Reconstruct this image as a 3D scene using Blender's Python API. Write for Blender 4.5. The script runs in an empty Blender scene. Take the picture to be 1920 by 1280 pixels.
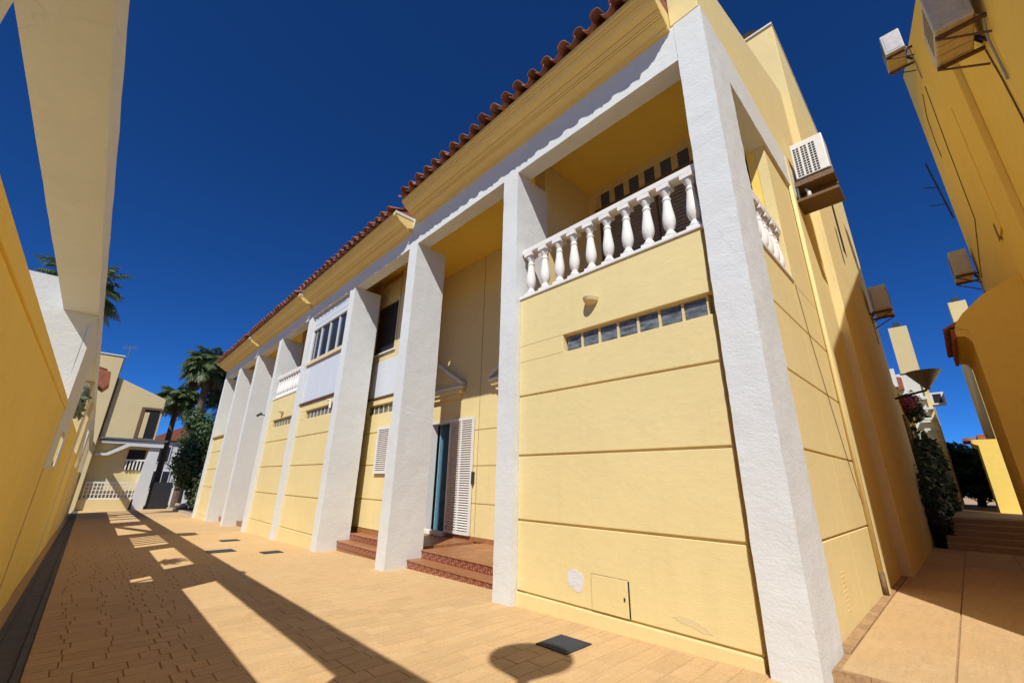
import bpy, math, random
from mathutils import Matrix, Vector, noise
random.seed(7)
S = bpy.context.scene
COL = S.collection
# ------------------------------------------------------------------ camera
RT = Vector((0.69438619, 0.71937678, 0.01802385))
UP = Vector((0.21872123, -0.23485253, 0.94710365))
FW = Vector((-0.68555732, 0.65371350, 0.32042133))
CAM = Vector((0, 0, 1.4)); FPX = 780.29
cd = bpy.data.cameras.new('camera'); cam = bpy.data.objects.new('camera', cd); COL.objects.link(cam)
cd.sensor_fit = 'HORIZONTAL'; cd.sensor_width = 36.0; cd.lens = FPX / 1920 * 36
cd.clip_start = 0.02; cd.clip_end = 3000
mw = Matrix.Identity(4)
for r in range(3):
    mw[r][0] = RT[r]; mw[r][1] = UP[r]; mw[r][2] = -FW[r]; mw[r][3] = CAM[r]
cam.matrix_world = mw
S.camera = cam
# ------------------------------------------------------------------ sky, sun, exposure
SX, SZ = 0.716, 1.36                                   # sun direction: (SX, -1, SZ)
sd = Vector((SX, -1.0, SZ)).normalized()
W = bpy.data.worlds.new('World'); S.world = W; W.use_nodes = True
nt = W.node_tree; nt.nodes.clear()
sky = nt.nodes.new('ShaderNodeTexSky'); sky.sky_type = 'NISHITA'; sky.sun_disc = False
sky.sun_elevation = math.asin(sd.z); sky.sun_rotation = math.atan2(sd.x, sd.y)
sky.altitude = 0; sky.air_density = 0.5; sky.dust_density = 0.0; sky.ozone_density = 8.0
tint = nt.nodes.new('ShaderNodeVectorMath'); tint.operation = 'MULTIPLY'; tint.inputs[1].default_value = (0.37, 1.05, 1.76)   # deep, polarised blue
bg = nt.nodes.new('ShaderNodeBackground'); bg.inputs[1].default_value = 0.063
wo = nt.nodes.new('ShaderNodeOutputWorld')
nt.links.new(sky.outputs[0], tint.inputs[0]); nt.links.new(tint.outputs[0], bg.inputs[0]); nt.links.new(bg.outputs[0], wo.inputs[0])
sl = bpy.data.lights.new('sun', 'SUN'); sl.energy = 4.8; sl.angle = math.radians(0.53); sl.color = (1.0, 0.985, 0.965)
sun = bpy.data.objects.new('sun', sl); COL.objects.link(sun)
sun.rotation_euler = (-sd).to_track_quat('-Z', 'Y').to_euler(); sun.location = sd * 60
S.view_settings.view_transform = 'Standard'; S.view_settings.look = 'None'
S.view_settings.exposure = 0.09; S.view_settings.gamma = 1.0; S.view_settings.use_curve_mapping = False
S.cycles.max_bounces = 12; S.cycles.diffuse_bounces = 10

# ------------------------------------------------------------------ materials
def nmat(name):
    m = bpy.data.materials.new(name); m.use_nodes = True
    t = m.node_tree; b = t.nodes['Principled BSDF']
    return m, t, b
def N(t, kind, **kw):
    n = t.nodes.new('ShaderNode' + kind)
    for k, v in kw.items(): setattr(n, k, v)
    return n
def mix(t, fac, a, b, blend='MIX'):
    n = t.nodes.new('ShaderNodeMix'); n.data_type = 'RGBA'; n.blend_type = blend
    for idx, v in ((0, fac), (6, a), (7, b)):
        if hasattr(v, 'is_output') or isinstance(v, bpy.types.NodeSocket): t.links.new(v, n.inputs[idx])
        elif idx == 0: n.inputs[0].default_value = v
        else: n.inputs[idx].default_value = (*v, 1)
    return n.outputs[2]
def ramp(t, src, a, b):
    n = t.nodes.new('ShaderNodeMapRange'); n.inputs[1].default_value = a; n.inputs[2].default_value = b
    t.links.new(src, n.inputs[0]); return n.outputs[0]
def noi(t, vec, scale, detail=4, rough=0.6):
    n = N(t, 'TexNoise'); n.inputs['Scale'].default_value = scale; n.inputs['Detail'].default_value = detail
    n.inputs['Roughness'].default_value = rough
    if vec: t.links.new(vec, n.inputs['Vector'])
    return n.outputs['Fac']
def position(t):
    return N(t, 'NewGeometry').outputs['Position']
def stretch(t, vec, sx, sy, sz):
    n = N(t, 'Mapping'); n.inputs['Scale'].default_value = (sx, sy, sz); t.links.new(vec, n.inputs[0]); return n.outputs[0]
def bump(t, b, h, strength, dist):
    n = N(t, 'Bump'); n.inputs['Strength'].default_value = strength; n.inputs['Distance'].default_value = dist
    t.links.new(h, n.inputs['Height']); t.links.new(n.outputs[0], b.inputs['Normal'])
def stucco(name, col, stain, bstr=0.35, rough=0.88, amount=0.5, fine=85, streak=True, chip=None, crack=0.0):
    m, t, b = nmat(name); p = position(t)
    n1 = noi(t, p, 0.9, 5); n2 = noi(t, p, 6, 5)
    c = mix(t, ramp(t, n1, 0.35, 0.75), col, tuple(x * 0.93 for x in col))
    c = mix(t, ramp(t, n2, 0.5, 0.9), c, tuple(x * 0.9 for x in col))
    if streak:
        s = noi(t, stretch(t, p, 5, 5, 0.35), 1.3, 6, 0.65)
        f = N(t, 'Math', operation='MULTIPLY'); t.links.new(ramp(t, s, 0.56, 0.78), f.inputs[0]); f.inputs[1].default_value = amount
        c = mix(t, f.outputs[0], c, stain)
    if chip:
        v = noi(t, p, 3.1, 8, 0.7)
        c = mix(t, ramp(t, v, 0.71, 0.735), c, chip)
    if crack:
        dn = N(t, 'TexNoise'); dn.inputs['Scale'].default_value = 3.5; dn.inputs['Detail'].default_value = 4; t.links.new(p, dn.inputs['Vector'])
        wv = N(t, 'VectorMath', operation='MULTIPLY_ADD'); t.links.new(dn.outputs['Color'], wv.inputs[0]); wv.inputs[1].default_value = (0.35, 0.35, 0.35); t.links.new(p, wv.inputs[2])
        vo = N(t, 'TexVoronoi', feature='DISTANCE_TO_EDGE'); vo.inputs['Scale'].default_value = 1.6; t.links.new(wv.outputs[0], vo.inputs['Vector'])
        ln = ramp(t, vo.outputs['Distance'], 0.012, 0.003); msk = ramp(t, noi(t, p, 1.9, 2), 0.54, 0.62)
        mm = N(t, 'Math', operation='MULTIPLY'); t.links.new(ln, mm.inputs[0]); t.links.new(msk, mm.inputs[1])
        m2 = N(t, 'Math', operation='MULTIPLY'); t.links.new(mm.outputs[0], m2.inputs[0]); m2.inputs[1].default_value = crack
        c = mix(t, m2.outputs[0], c, tuple(x * 0.45 for x in stain))
    t.links.new(c, b.inputs['Base Color']); b.inputs['Roughness'].default_value = rough
    b.inputs['Specular IOR Level'].default_value = 0.25
    h1 = noi(t, p, fine, 3); h2 = noi(t, stretch(t, p, 1, 1, 1.8), 7, 7, 0.68)
    a = N(t, 'Math', operation='MULTIPLY_ADD'); t.links.new(h2, a.inputs[0]); a.inputs[1].default_value = 2.2; t.links.new(h1, a.inputs[2])
    bump(t, b, a.outputs[0], bstr, 0.012)
    return m
def plain(name, col, rough=0.6, metal=0.0, var=0.12, scale=12, bstr=0.0, spec=0.4, rnd=0.0):
    m, t, b = nmat(name); p = position(t)
    n = noi(t, p, scale, 4)
    c = mix(t, ramp(t, n, 0.35, 0.75), col, tuple(x * (1 - var * 2) for x in col))
    if rnd:
        o = N(t, 'ObjectInfo'); h = N(t, 'HueSaturation'); t.links.new(c, h.inputs['Color'])
        mr = N(t, 'MapRange'); mr.inputs[3].default_value = 1 - rnd; mr.inputs[4].default_value = 1 + rnd
        t.links.new(o.outputs['Random'], mr.inputs[0]); t.links.new(mr.outputs[0], h.inputs['Value']); c = h.outputs[0]
    t.links.new(c, b.inputs['Base Color']); b.inputs['Roughness'].default_value = rough; b.inputs['Metallic'].default_value = metal
    b.inputs['Specular IOR Level'].default_value = spec
    if bstr: bump(t, b, noi(t, p, scale * 4, 4), bstr, 0.01)
    return m
def leafmat(name, a, c, rnd=0.25):
    m, t, b = nmat(name)
    col = mix(t, ramp(t, noi(t, position(t), 2.3, 3), 0.35, 0.65), a, c)
    col = mix(t, ramp(t, noi(t, position(t), 23, 2), 0.45, 0.7), col, tuple(min(1, x * 1.5) for x in c))
    t.links.new(col, b.inputs['Base Color']); b.inputs['Roughness'].default_value = 0.5
    b.inputs['Specular IOR Level'].default_value = 0.45
    tr = N(t, 'BsdfTranslucent'); t.links.new(col, tr.inputs[0])
    mx = N(t, 'MixShader'); mx.inputs[0].default_value = 0.22
    t.links.new(b.outputs[0], mx.inputs[1]); t.links.new(tr.outputs[0], mx.inputs[2])
    t.links.new(mx.outputs[0], t.nodes['Material Output'].inputs[0])
    return m
M = {}
M['yellow'] = stucco('yellow_render', (0.745, 0.605, 0.285), (0.60, 0.45, 0.19), 0.2, amount=0.28)
M['shade_gold'] = stucco('shade_gold_render', (0.88, 0.64, 0.15), (0.66, 0.45, 0.11), 0.25, amount=0.3)  # deeper copy of the yellow render, the shade's richer tone put into the colour
M['cream'] = stucco('cream_render', (0.68, 0.55, 0.29), (0.48, 0.37, 0.2), 0.25, amount=0.3)
M['white'] = stucco('white_render', (0.665, 0.672, 0.632), (0.56, 0.545, 0.49), 0.3, fine=40, amount=0.25, crack=0.16)
M['whitewash'] = stucco('white_patch', (0.70, 0.68, 0.68), (0.6, 0.58, 0.55), 0.5, streak=False)
M['cornice'] = stucco('cornice_paint', (0.80, 0.60, 0.22), (0.54, 0.38, 0.13), 0.05, amount=0.12, streak=False)
M['ceiling'] = stucco('ceiling_shade_gold', (0.88, 0.62, 0.10), (0.6, 0.4, 0.08), 0.08, amount=0.15)  # deeper gold with little blue, the ceiling's shade tone put into the colour
M['tile'] = plain('terracotta_tile', (0.29, 0.105, 0.058), 0.75, var=0.22, scale=18, bstr=0.3, rnd=0.3)
M['roofslab'] = plain('roof_terracotta', (0.34, 0.11, 0.055), 0.8, var=0.2, scale=9)
M['baluster'] = stucco('cast_stone', (0.78, 0.75, 0.68), (0.45, 0.36, 0.26), 0.25, amount=0.5, fine=120)
M['enamel'] = plain('white_enamel', (0.72, 0.71, 0.68), 0.35, var=0.04)
M['alu'] = plain('white_aluminium', (0.64, 0.66, 0.675), 0.4, var=0.04)
M['dark'] = plain('dark_void', (0.012, 0.011, 0.012), 0.7)
M['iron'] = plain('dark_iron', (0.035, 0.035, 0.038), 0.55, var=0.2)
M['rust'] = plain('rusty_bracket', (0.16, 0.075, 0.035), 0.7, var=0.3, scale=30)
M['wood'] = plain('brown_board', (0.20, 0.115, 0.05), 0.7, var=0.25, scale=20)
M['slate'] = plain('slate_cover', (0.055, 0.06, 0.072), 0.8, var=0.15, scale=60, bstr=0.3, spec=0.15)
M['channel'] = plain('channel_concrete', (0.115, 0.115, 0.118), 0.85, var=0.2, scale=14, bstr=0.4)
M['acgrey'] = plain('aged_enamel', (0.52, 0.50, 0.46), 0.5, var=0.12)
M['blue'] = plain('blue_door_paint', (0.16, 0.34, 0.44), 0.5, var=0.08)
M['inner'] = plain('hall_wall', (0.38, 0.34, 0.34), 0.8)
M['cable'] = plain('cable_black', (0.03, 0.025, 0.02), 0.6)
M['trunk'] = plain('palm_bark', (0.16, 0.11, 0.07), 0.9, var=0.3, scale=8, bstr=0.8)
M['bark'] = plain('tree_bark', (0.11, 0.085, 0.06), 0.9, var=0.3, scale=8, bstr=0.8)
M['palm'] = leafmat('palm_leaf', (0.06, 0.095, 0.03), (0.11, 0.15, 0.05))
M['palmdry'] = leafmat('dry_palm_leaf', (0.20, 0.13, 0.06), (0.13, 0.09, 0.04))
M['leaf'] = leafmat('tree_leaf', (0.035, 0.065, 0.02), (0.07, 0.115, 0.035))
M['vine'] = leafmat('vine_leaf', (0.022, 0.038, 0.014), (0.04, 0.06, 0.02))
M['silver'] = leafmat('silvery_leaf', (0.10, 0.13, 0.09), (0.20, 0.24, 0.17))
M['pinkleaf'] = leafmat('pink_bract', (0.30, 0.05, 0.13), (0.40, 0.10, 0.2))
M['soil'] = plain('garden_soil', (0.14, 0.10, 0.065), 0.95, var=0.3, scale=5, bstr=0.6)
M['rock'] = plain('pale_stone', (0.48, 0.40, 0.30), 0.9, var=0.2, scale=6, bstr=0.7)
M['metalgrey'] = plain('grey_metal', (0.30, 0.29, 0.27), 0.45, metal=0.6, var=0.15)
M['curtain'] = plain('pale_curtain', (0.34, 0.34, 0.35), 0.8)
M['stripe'] = plain('awning_canvas_dark', (0.06, 0.075, 0.12), 0.8)
M['canvas'] = plain('awning_canvas', (0.62, 0.47, 0.24), 0.8)
M['slat_grey'] = plain('blind_slats', (0.30, 0.235, 0.175), 0.6)
M['sheet'] = plain('far_ground', (0.36, 0.28, 0.17), 0.95, var=0.2, scale=0.3)
def glass(name, col, rough=0.08):
    m, t, b = nmat(name); b.inputs['Base Color'].default_value = (*col, 1); b.inputs['Roughness'].default_value = rough
    b.inputs['Specular IOR Level'].default_value = 0.6
    n = noi(t, position(t), 30, 2); bump(t, b, n, 0.12, 0.01); return m
M['glass'] = glass('window_glass', (0.03, 0.032, 0.038))
def blockglass():
    m, t, b = nmat('glass_block'); p = position(t)
    n = noi(t, stretch(t, p, 3, 3, 14), 1.7, 4); n2 = noi(t, p, 30, 3)
    c = mix(t, ramp(t, n, 0.38, 0.62), (0.055, 0.06, 0.065), (0.21, 0.225, 0.225)); c = mix(t, ramp(t, n2, 0.5, 0.75), c, (0.13, 0.14, 0.14))
    t.links.new(c, b.inputs['Base Color']); b.inputs['Roughness'].default_value = 0.12; b.inputs['Specular IOR Level'].default_value = 0.6
    bump(t, b, n2, 0.08, 0.01); return m
M['glassblock'] = blockglass()
def pavermat(name, col, col2, bstr, rnd=0.09, streakdir=None):
    m, t, b = nmat(name); p = position(t)
    c = mix(t, ramp(t, noi(t, p, 0.8, 5), 0.35, 0.7), col, col2)
    st = noi(t, stretch(t, p, 14, 2.2, 4), 1.5, 5, 0.7)
    c = mix(t, ramp(t, st, 0.42, 0.8), c, tuple(x * 0.80 for x in col))
    c = mix(t, ramp(t, noi(t, p, 55, 3), 0.56, 0.74), c, tuple(x * 0.68 for x in col))
    c = mix(t, ramp(t, noi(t, stretch(t, p, 3, 1, 1), 16, 5, 0.75), 0.58, 0.72), c, tuple(min(1, x * 1.16) for x in col))
    c = mix(t, ramp(t, noi(t, p, 1.3, 7, 0.75), 0.60, 0.70), c, tuple(x * 0.82 for x in col))
    c = mix(t, ramp(t, noi(t, p, 2.7, 6, 0.7), 0.60, 0.82), c, (0.64, 0.47, 0.27))
    o = N(t, 'ObjectInfo'); h = N(t, 'HueSaturation'); t.links.new(c, h.inputs['Color'])
    mr = N(t, 'MapRange'); mr.inputs[3].default_value = 1 - rnd; mr.inputs[4].default_value = 1 + rnd
    t.links.new(o.outputs['Random'], mr.inputs[0]); t.links.new(mr.outputs[0], h.inputs['Value'])
    t.links.new(h.outputs[0], b.inputs['Base Color']); b.inputs['Roughness'].default_value = 0.8
    b.inputs['Specular IOR Level'].default_value = 0.3
    a = N(t, 'Math', operation='MULTIPLY_ADD'); t.links.new(st, a.inputs[0]); a.inputs[1].default_value = 1.5
    t.links.new(noi(t, p, 40, 5, 0.7), a.inputs[2]); bump(t, b, a.outputs[0], bstr, 0.012)
    return m
M['paver'] = pavermat('stamped_paver', (0.62, 0.415, 0.20), (0.58, 0.365, 0.16), 0.4, rnd=0.06)
M['slab'] = pavermat('path_slab', (0.54, 0.365, 0.18), (0.51, 0.325, 0.145), 0.3, rnd=0.05)
M['joint'] = plain('paving_joint', (0.42, 0.26, 0.12), 0.95, var=0.2, scale=20)
M['edging'] = plain('brick_edging', (0.46, 0.285, 0.135), 0.85, var=0.22, scale=25, bstr=0.6, rnd=0.1)
M['steptile'] = plain('red_floor_tile', (0.38, 0.165, 0.07), 0.45, var=0.15, scale=9, rnd=0.1)
def patterned():
    m, t, b = nmat('patterned_riser_tile'); tc = N(t, 'TexCoord')
    v = N(t, 'TexVoronoi'); v.inputs['Scale'].default_value = 26; t.links.new(tc.outputs['Object'], v.inputs['Vector'])
    w = N(t, 'TexChecker'); w.inputs['Scale'].default_value = 40; t.links.new(tc.outputs['Object'], w.inputs['Vector'])
    c = mix(t, ramp(t, v.outputs['Distance'], 0.25, 0.45), (0.42, 0.23, 0.15), (0.20, 0.055, 0.03))
    c = mix(t, 0.25, c, w.outputs['Color'], 'OVERLAY')
    t.links.new(c, b.inputs['Base Color']); b.inputs['Roughness'].default_value = 0.3
    return m
M['pattern'] = patterned()

# ------------------------------------------------------------------ builders
ORG = {}
def tag(o, label=None, cat=None, group=None, kind=None):
    if label: o['label'] = label
    if cat: o['category'] = cat
    if group: o['group'] = group
    if kind: o['kind'] = kind
    return o
def thing(name, loc, label, cat, group=None):
    o = bpy.data.objects.new(name, None); COL.objects.link(o); o.empty_display_size = 0.2
    o.location = loc; ORG[o] = Vector(loc)
    return tag(o, label, cat, group)
class MB:
    def __init__(s): s.v = []; s.f = []
    def quad(s, *pts):
        n = len(s.v); s.v += [Vector(p) for p in pts]; s.f.append(tuple(range(n, n + len(pts)))); return s
    def box(s, x0, x1, y0, y1, z0, z1):
        if x0 > x1: x0, x1 = x1, x0
        if y0 > y1: y0, y1 = y1, y0
        if z0 > z1: z0, z1 = z1, z0
        n = len(s.v)
        s.v += [Vector(p) for p in ((x0, y0, z0), (x1, y0, z0), (x1, y1, z0), (x0, y1, z0), (x0, y0, z1), (x1, y0, z1), (x1, y1, z1), (x0, y1, z1))]
        s.f += [tuple(n + i for i in q) for q in ((0, 3, 2, 1), (4, 5, 6, 7), (0, 1, 5, 4), (1, 2, 6, 5), (2, 3, 7, 6), (3, 0, 4, 7))]
        return s
    def prism(s, poly, axis, a0, a1):
        # poly is a list of 2D points in the two remaining axes (x: (y,z), y: (x,z), z: (x,y))
        n = len(s.v); k = len(poly)
        def P(p, a): return Vector({'x': (a, p[0], p[1]), 'y': (p[0], a, p[1]), 'z': (p[0], p[1], a)}[axis])
        s.v += [P(p, a0) for p in poly] + [P(p, a1) for p in poly]
        s.f.append(tuple(range(n, n + k))[::-1]); s.f.append(tuple(range(n + k, n + 2 * k)))
        for i in range(k):
            j = (i + 1) % k; s.f.append((n + i, n + j, n + k + j, n + k + i))
        return s
    def tube(s, pts, r, seg=8, r1=None):
        pts = [Vector(p) for p in pts]; n = len(s.v); r1 = r if r1 is None else r1
        for i, p in enumerate(pts):
            d = (pts[min(i + 1, len(pts) - 1)] - pts[max(i - 1, 0)]).normalized()
            a = d.orthogonal().normalized()
            if i: a = (pa - d * pa.dot(d)).normalized()
            pa = a; b = d.cross(a); rr = r + (r1 - r) * i / max(1, len(pts) - 1)
            for q in range(seg):
                an = 2 * math.pi * q / seg; s.v.append(p + (a * math.cos(an) + b * math.sin(an)) * rr)
        for i in range(len(pts) - 1):
            for q in range(seg):
                w = (q + 1) % seg; s.f.append((n + i * seg + q, n + i * seg + w, n + (i + 1) * seg + w, n + (i + 1) * seg + q))
        s.f.append(tuple(n + q for q in range(seg))[::-1]); e = n + (len(pts) - 1) * seg
        s.f.append(tuple(e + q for q in range(seg)))
        return s
    def lathe(s, prof, c, seg=14):
        n = len(s.v); c = Vector(c)
        for r, z in prof:
            for q in range(seg):
                an = 2 * math.pi * q / seg; s.v.append(c + Vector((r * math.cos(an), r * math.sin(an), z)))
        for i in range(len(prof) - 1):
            for q in range(seg):
                w = (q + 1) % seg; s.f.append((n + i * seg + q, n + i * seg + w, n + (i + 1) * seg + w, n + (i + 1) * seg + q))
        s.f.append(tuple(n + q for q in range(seg))[::-1]); e = n + (len(prof) - 1) * seg
        s.f.append(tuple(e + q for q in range(seg)))
        return s
    def roughbox(s, x0, x1, y0, y1, z0, z1, step=0.12, amp=0.006):
        # closed box with subdivided faces whose vertices wobble like hand-laid render
        import itertools
        s.soft = True
        dims = ((x0, x1), (y0, y1), (z0, z1)); cnt = [max(1, int(round((b - a) / step))) for a, b in dims]
        idx = {}
        def vert(i, j, k):
            key = (i, j, k)
            if key not in idx:
                p = Vector([dims[a][0] + (dims[a][1] - dims[a][0]) * key[a] / cnt[a] for a in range(3)])
                d = noise.noise_vector(p * 4.3) * amp + noise.noise_vector(p * 14) * amp * 0.6
                idx[key] = len(s.v); s.v.append(p + d)
            return idx[key]
        for a in range(3):
            u, w = [q for q in range(3) if q != a]
            for side in (0, cnt[a]):
                for i in range(cnt[u]):
                    for j in range(cnt[w]):
                        c4 = []
                        for du, dw in ((0, 0), (1, 0), (1, 1), (0, 1)):
                            k = [0, 0, 0]; k[a] = side; k[u] = i + du; k[w] = j + dw; c4.append(vert(*k))
                        flip = (side == 0) ^ (a == 1)
                        s.f.append(tuple(c4[::-1] if flip else c4))
        return s
    def mesh(s, name, mat, org, smooth=False):
        me = bpy.data.meshes.new(name); me.from_pydata([v - org for v in s.v], [], s.f); me.update()
        if getattr(s, 'soft', False):
            for p in me.polygons: p.use_smooth = True
            me.set_sharp_from_angle(angle=math.radians(38))
        if mat is not None: me.materials.append(M[mat] if isinstance(mat, str) else mat)
        if smooth:
            for p in me.polygons: p.use_smooth = True
        return me
    def build(s, name, mat, parent=None, at=None, smooth=False, bevel=0.0, label=None):
        po = ORG[parent] if parent else Vector((0, 0, 0))
        org = Vector(at) if at is not None else po
        o = bpy.data.objects.new(name, s.mesh(name, mat, org, smooth)); COL.objects.link(o)
        o.parent = parent; o.location = org - po; ORG[o] = org
        if bevel:
            b = o.modifiers.new('bevel', 'BEVEL'); b.width = bevel; b.segments = 2; b.limit_method = 'ANGLE'
        if label: o['label'] = label
        return o
def place(name, me, parent, at, rot=None):
    o = bpy.data.objects.new(name, me); COL.objects.link(o); o.parent = parent
    o.location = Vector(at) - (ORG[parent] if parent else Vector((0, 0, 0))); ORG[o] = Vector(at)
    if rot: o.rotation_euler = rot
    return o
def B(name, mat, parent, *dims, bevel=0.0, label=None):
    return MB().box(*dims).build(name, mat, parent, bevel=bevel, label=label)
def zg(x): return 0.0215 * (x + 1.38)
def PX(i): return -1.38 - 3.25 * i
def topx(p):                                            # image position, used only to rank pavers by size
    d = Vector(p) - CAM; w = d.dot(FW)
    if w < 0.05: return None
    return 960 + FPX * d.dot(RT) / w, 640 - FPX * d.dot(UP) / w, w

YF = 4.146; YP = 4.25; YB = 6.46; CEIL = 7.3; BOT = 6.54
# ------------------------------------------------------------------ ground
g = MB().quad((-600, -600, -1.7), (600, -600, -1.7), (600, 600, -1.7), (-600, 600, -1.7)).build('ground', 'sheet'); tag(g, kind='structure')
walk = MB().prism([(-48, zg(-48) - 0.012), (3, zg(3) - 0.012), (3, -1.6), (-48, -1.6)], 'y', -0.385, 7.0).build('walkway', 'joint')
tag(walk, kind='structure')
tilt = -math.atan(0.0215)
CW, BL, GAP = 0.192, 0.292, 0.0035
def paver_mb(hx, hy, mb=None, c=(0, 0, 0), jit=0.002):
    mb = mb or MB(); n = len(mb.v); bv = 0.0035; h = 0.007
    r = lambda: random.uniform(-jit, jit)
    for x, y in ((-hx, -hy), (hx, -hy), (hx, hy), (-hx, hy)):
        mb.v.append(Vector((c[0] + x + r() , c[1] + y + r(), c[2] - 0.004)))
    top = [(-hx + bv, -hy + bv), (hx - bv, -hy + bv), (hx - bv, hy - bv), (-hx + bv, hy - bv)]
    for k, (x, y) in enumerate(top):
        q = mb.v[n + k]; dz = r() * 0.35
        mb.v.append(Vector((q.x - (bv if x > 0 else -bv), q.y - (bv if y > 0 else -bv), c[2] + h + dz)))
    mb.f += [tuple(n + i for i in q) for q in ((4, 5, 6, 7), (0, 1, 5, 4), (1, 2, 6, 5), (2, 3, 7, 6), (3, 0, 4, 7))]
    return mb
cells = []
x = 0.9; row = 0
while x > -47:
    tooth = 0.84 + (0.045 if row % 2 else -0.045) + random.uniform(-0.02, 0.02)
    for (ya, yb, sgn) in ((-0.02, tooth, 0), (tooth + 0.003, 4.62, 1)):
        a = ya; first = True
        while a < yb - 0.01:
            L = random.uniform(0.12, BL) if first else BL * random.choice((0.86, 1.0, 1.0, 1.12)); first = False
            b = a + L
            if yb - b < 0.10: b = yb
            cells.append((x - CW / 2, a, b)); a = b
    x -= CW; row += 1
def cell_px(c):
    p = [topx((c[0] + sx * CW / 2, yy, zg(c[0]))) for sx, yy in ((-1, c[1]), (1, c[1]), (1, c[2]), (-1, c[2]))]
    if any(q is None for q in p): return -1
    cx = sum(q[0] for q in p) / 4; cy = sum(q[1] for q in p) / 4
    if not (-30 < cx < 1950 and -30 < cy < 1310): return -1
    return abs(sum(p[i][0] * p[(i + 1) % 4][1] - p[(i + 1) % 4][0] * p[i][1] for i in range(4))) / 2
cells.sort(key=cell_px, reverse=True)
LIDS = [(-2.97, 3.58, 0.165), (-12.4, 2.6, 0.24), (-11.42, 3.4, 0.18), (-14.72, 3.24, 0.2)]
def under_lid(c): return any(abs(c[0] - l[0]) < l[2] + 0.05 and abs((c[1] + c[2]) / 2 - l[1]) < l[2] + 0.06 and (c[2]-c[1]) > 0 for l in LIDS)
meshes = {}
rest = MB()
for i, c in enumerate(cells):
    hx = CW / 2 - GAP / 2; hy = (c[2] - c[1]) / 2 - GAP / 2; cy = (c[1] + c[2]) / 2
    if i < 296 and cell_px(c) > 0:
        key = (round(hy, 4), random.randrange(2))
        if key not in meshes: meshes[key] = paver_mb(hx, hy, jit=0.002).mesh('paver', 'paver', Vector((0, 0, 0)))
        place('paver', meshes[key], walk, (c[0], cy, zg(c[0]) - 0.008), (0, tilt, 0))
    elif c[0] < 1:
        n0 = len(rest.v); paver_mb(hx, hy, rest)
        for k in range(n0, len(rest.v)):
            v = rest.v[k]; rest.v[k] = Vector((c[0] + v.x, cy + v.y, zg(c[0] + v.x) - 0.008 + v.z))
ro = rest.build('distant_pavers', 'paver', walk); tag(ro, kind='stuff')
# drain channel along the left wall
ch = thing('drain_channel', (-10, -0.15, zg(-10)), 'long dark grey concrete drain channel running along the foot of the left wall', 'drain')
def slope_strip(y0, y1, dz0, dz1, xa=-46, xb=2.5):
    return MB().prism([(xa, zg(xa) + dz0), (xb, zg(xb) + dz0), (xb, zg(xb) + dz1), (xa, zg(xa) + dz1)], 'y', y0, y1)
slope_strip(-0.235, -0.075, -0.10, 0.0).build('channel_bed', 'channel', ch)
slope_strip(-0.285, -0.237, -0.10, 0.012).build('channel_edge', 'channel', ch)
slope_strip(-0.073, -0.026, -0.10, 0.010).build('channel_edge', 'channel', ch)
verge = slope_strip(-0.384, -0.288, -0.1, 0.006).build('verge', 'paver'); tag(verge, kind='structure')
# covers in the paving
names = ['dark square slate-coloured cover beside the round lamp shadow', 'dark rectangular drain cover nearest the middle of the walkway',
         'dark drain cover just in front of the white panelled bay', 'small dark drain cover farthest down the walkway']
for (lx, ly, lr), lab in zip(LIDS, names):
    t = thing('drain_cover', (lx, ly, zg(lx)), lab, 'drain cover', 'dark covers set in the walkway')
    MB().box(lx - lr, lx + lr, ly - lr, ly + lr, zg(lx) - 0.02, zg(lx) + 0.014).build('plate', 'slate', t, bevel=0.006)
    m = MB()
    for a in (-1, 1):
        m.box(lx - lr - 0.02, lx + lr + 0.02, ly + a * (lr + 0.012) - 0.008, ly + a * (lr + 0.012) + 0.008, zg(lx) - 0.03, zg(lx) + 0.011)
        m.box(lx + a * (lr + 0.012) - 0.008, lx + a * (lr + 0.012) + 0.008, ly - lr, ly + lr, zg(lx) - 0.03, zg(lx) + 0.010)
    m.build('frame', 'iron', t)
    t.rotation_euler = (0, tilt, 0)

# ------------------------------------------------------------------ terraced houses
H1 = thing('terraced_house', (-4.5, 4.2, zg(-4.5)), 'nearest terraced house with corner balcony of white balusters and glass-block strip', 'house', 'terraced houses')
H2 = thing('terraced_house', (-11, 4.2, zg(-11)), 'second terraced house, with a white glazed window box above a yellow panel', 'house', 'terraced houses')
H3 = thing('terraced_house', (-17.5, 4.2, zg(-17.5)), 'third terraced house along the walkway, with small far balcony of balusters', 'house', 'terraced houses')
H4 = thing('terraced_house', (-24, 4.2, zg(-24)), 'farthest terraced house, at the palm end of the white row', 'house', 'terraced houses')
HS = [H1, H2, H3, H4]
# white pillars
for i in range(9):
    h = H1 if i <= 2 else HS[min(3, (i - 1) // 2)]
    x0 = PX(i); x1 = x0 + 0.35; base = zg(x0) - 0.15
    if i == 0:
        MB().roughbox(x0, x1, YF, 4.90, base, 7.15, 0.07, 0.006).build('pillar', 'white', h, smooth=False)
    else:
        st = 0.08 if i < 4 else 0.3
        MB().roughbox(x0, x1, YF, 4.92, base, BOT - 0.002, st, 0.005).build('pillar', 'white', h)
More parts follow.
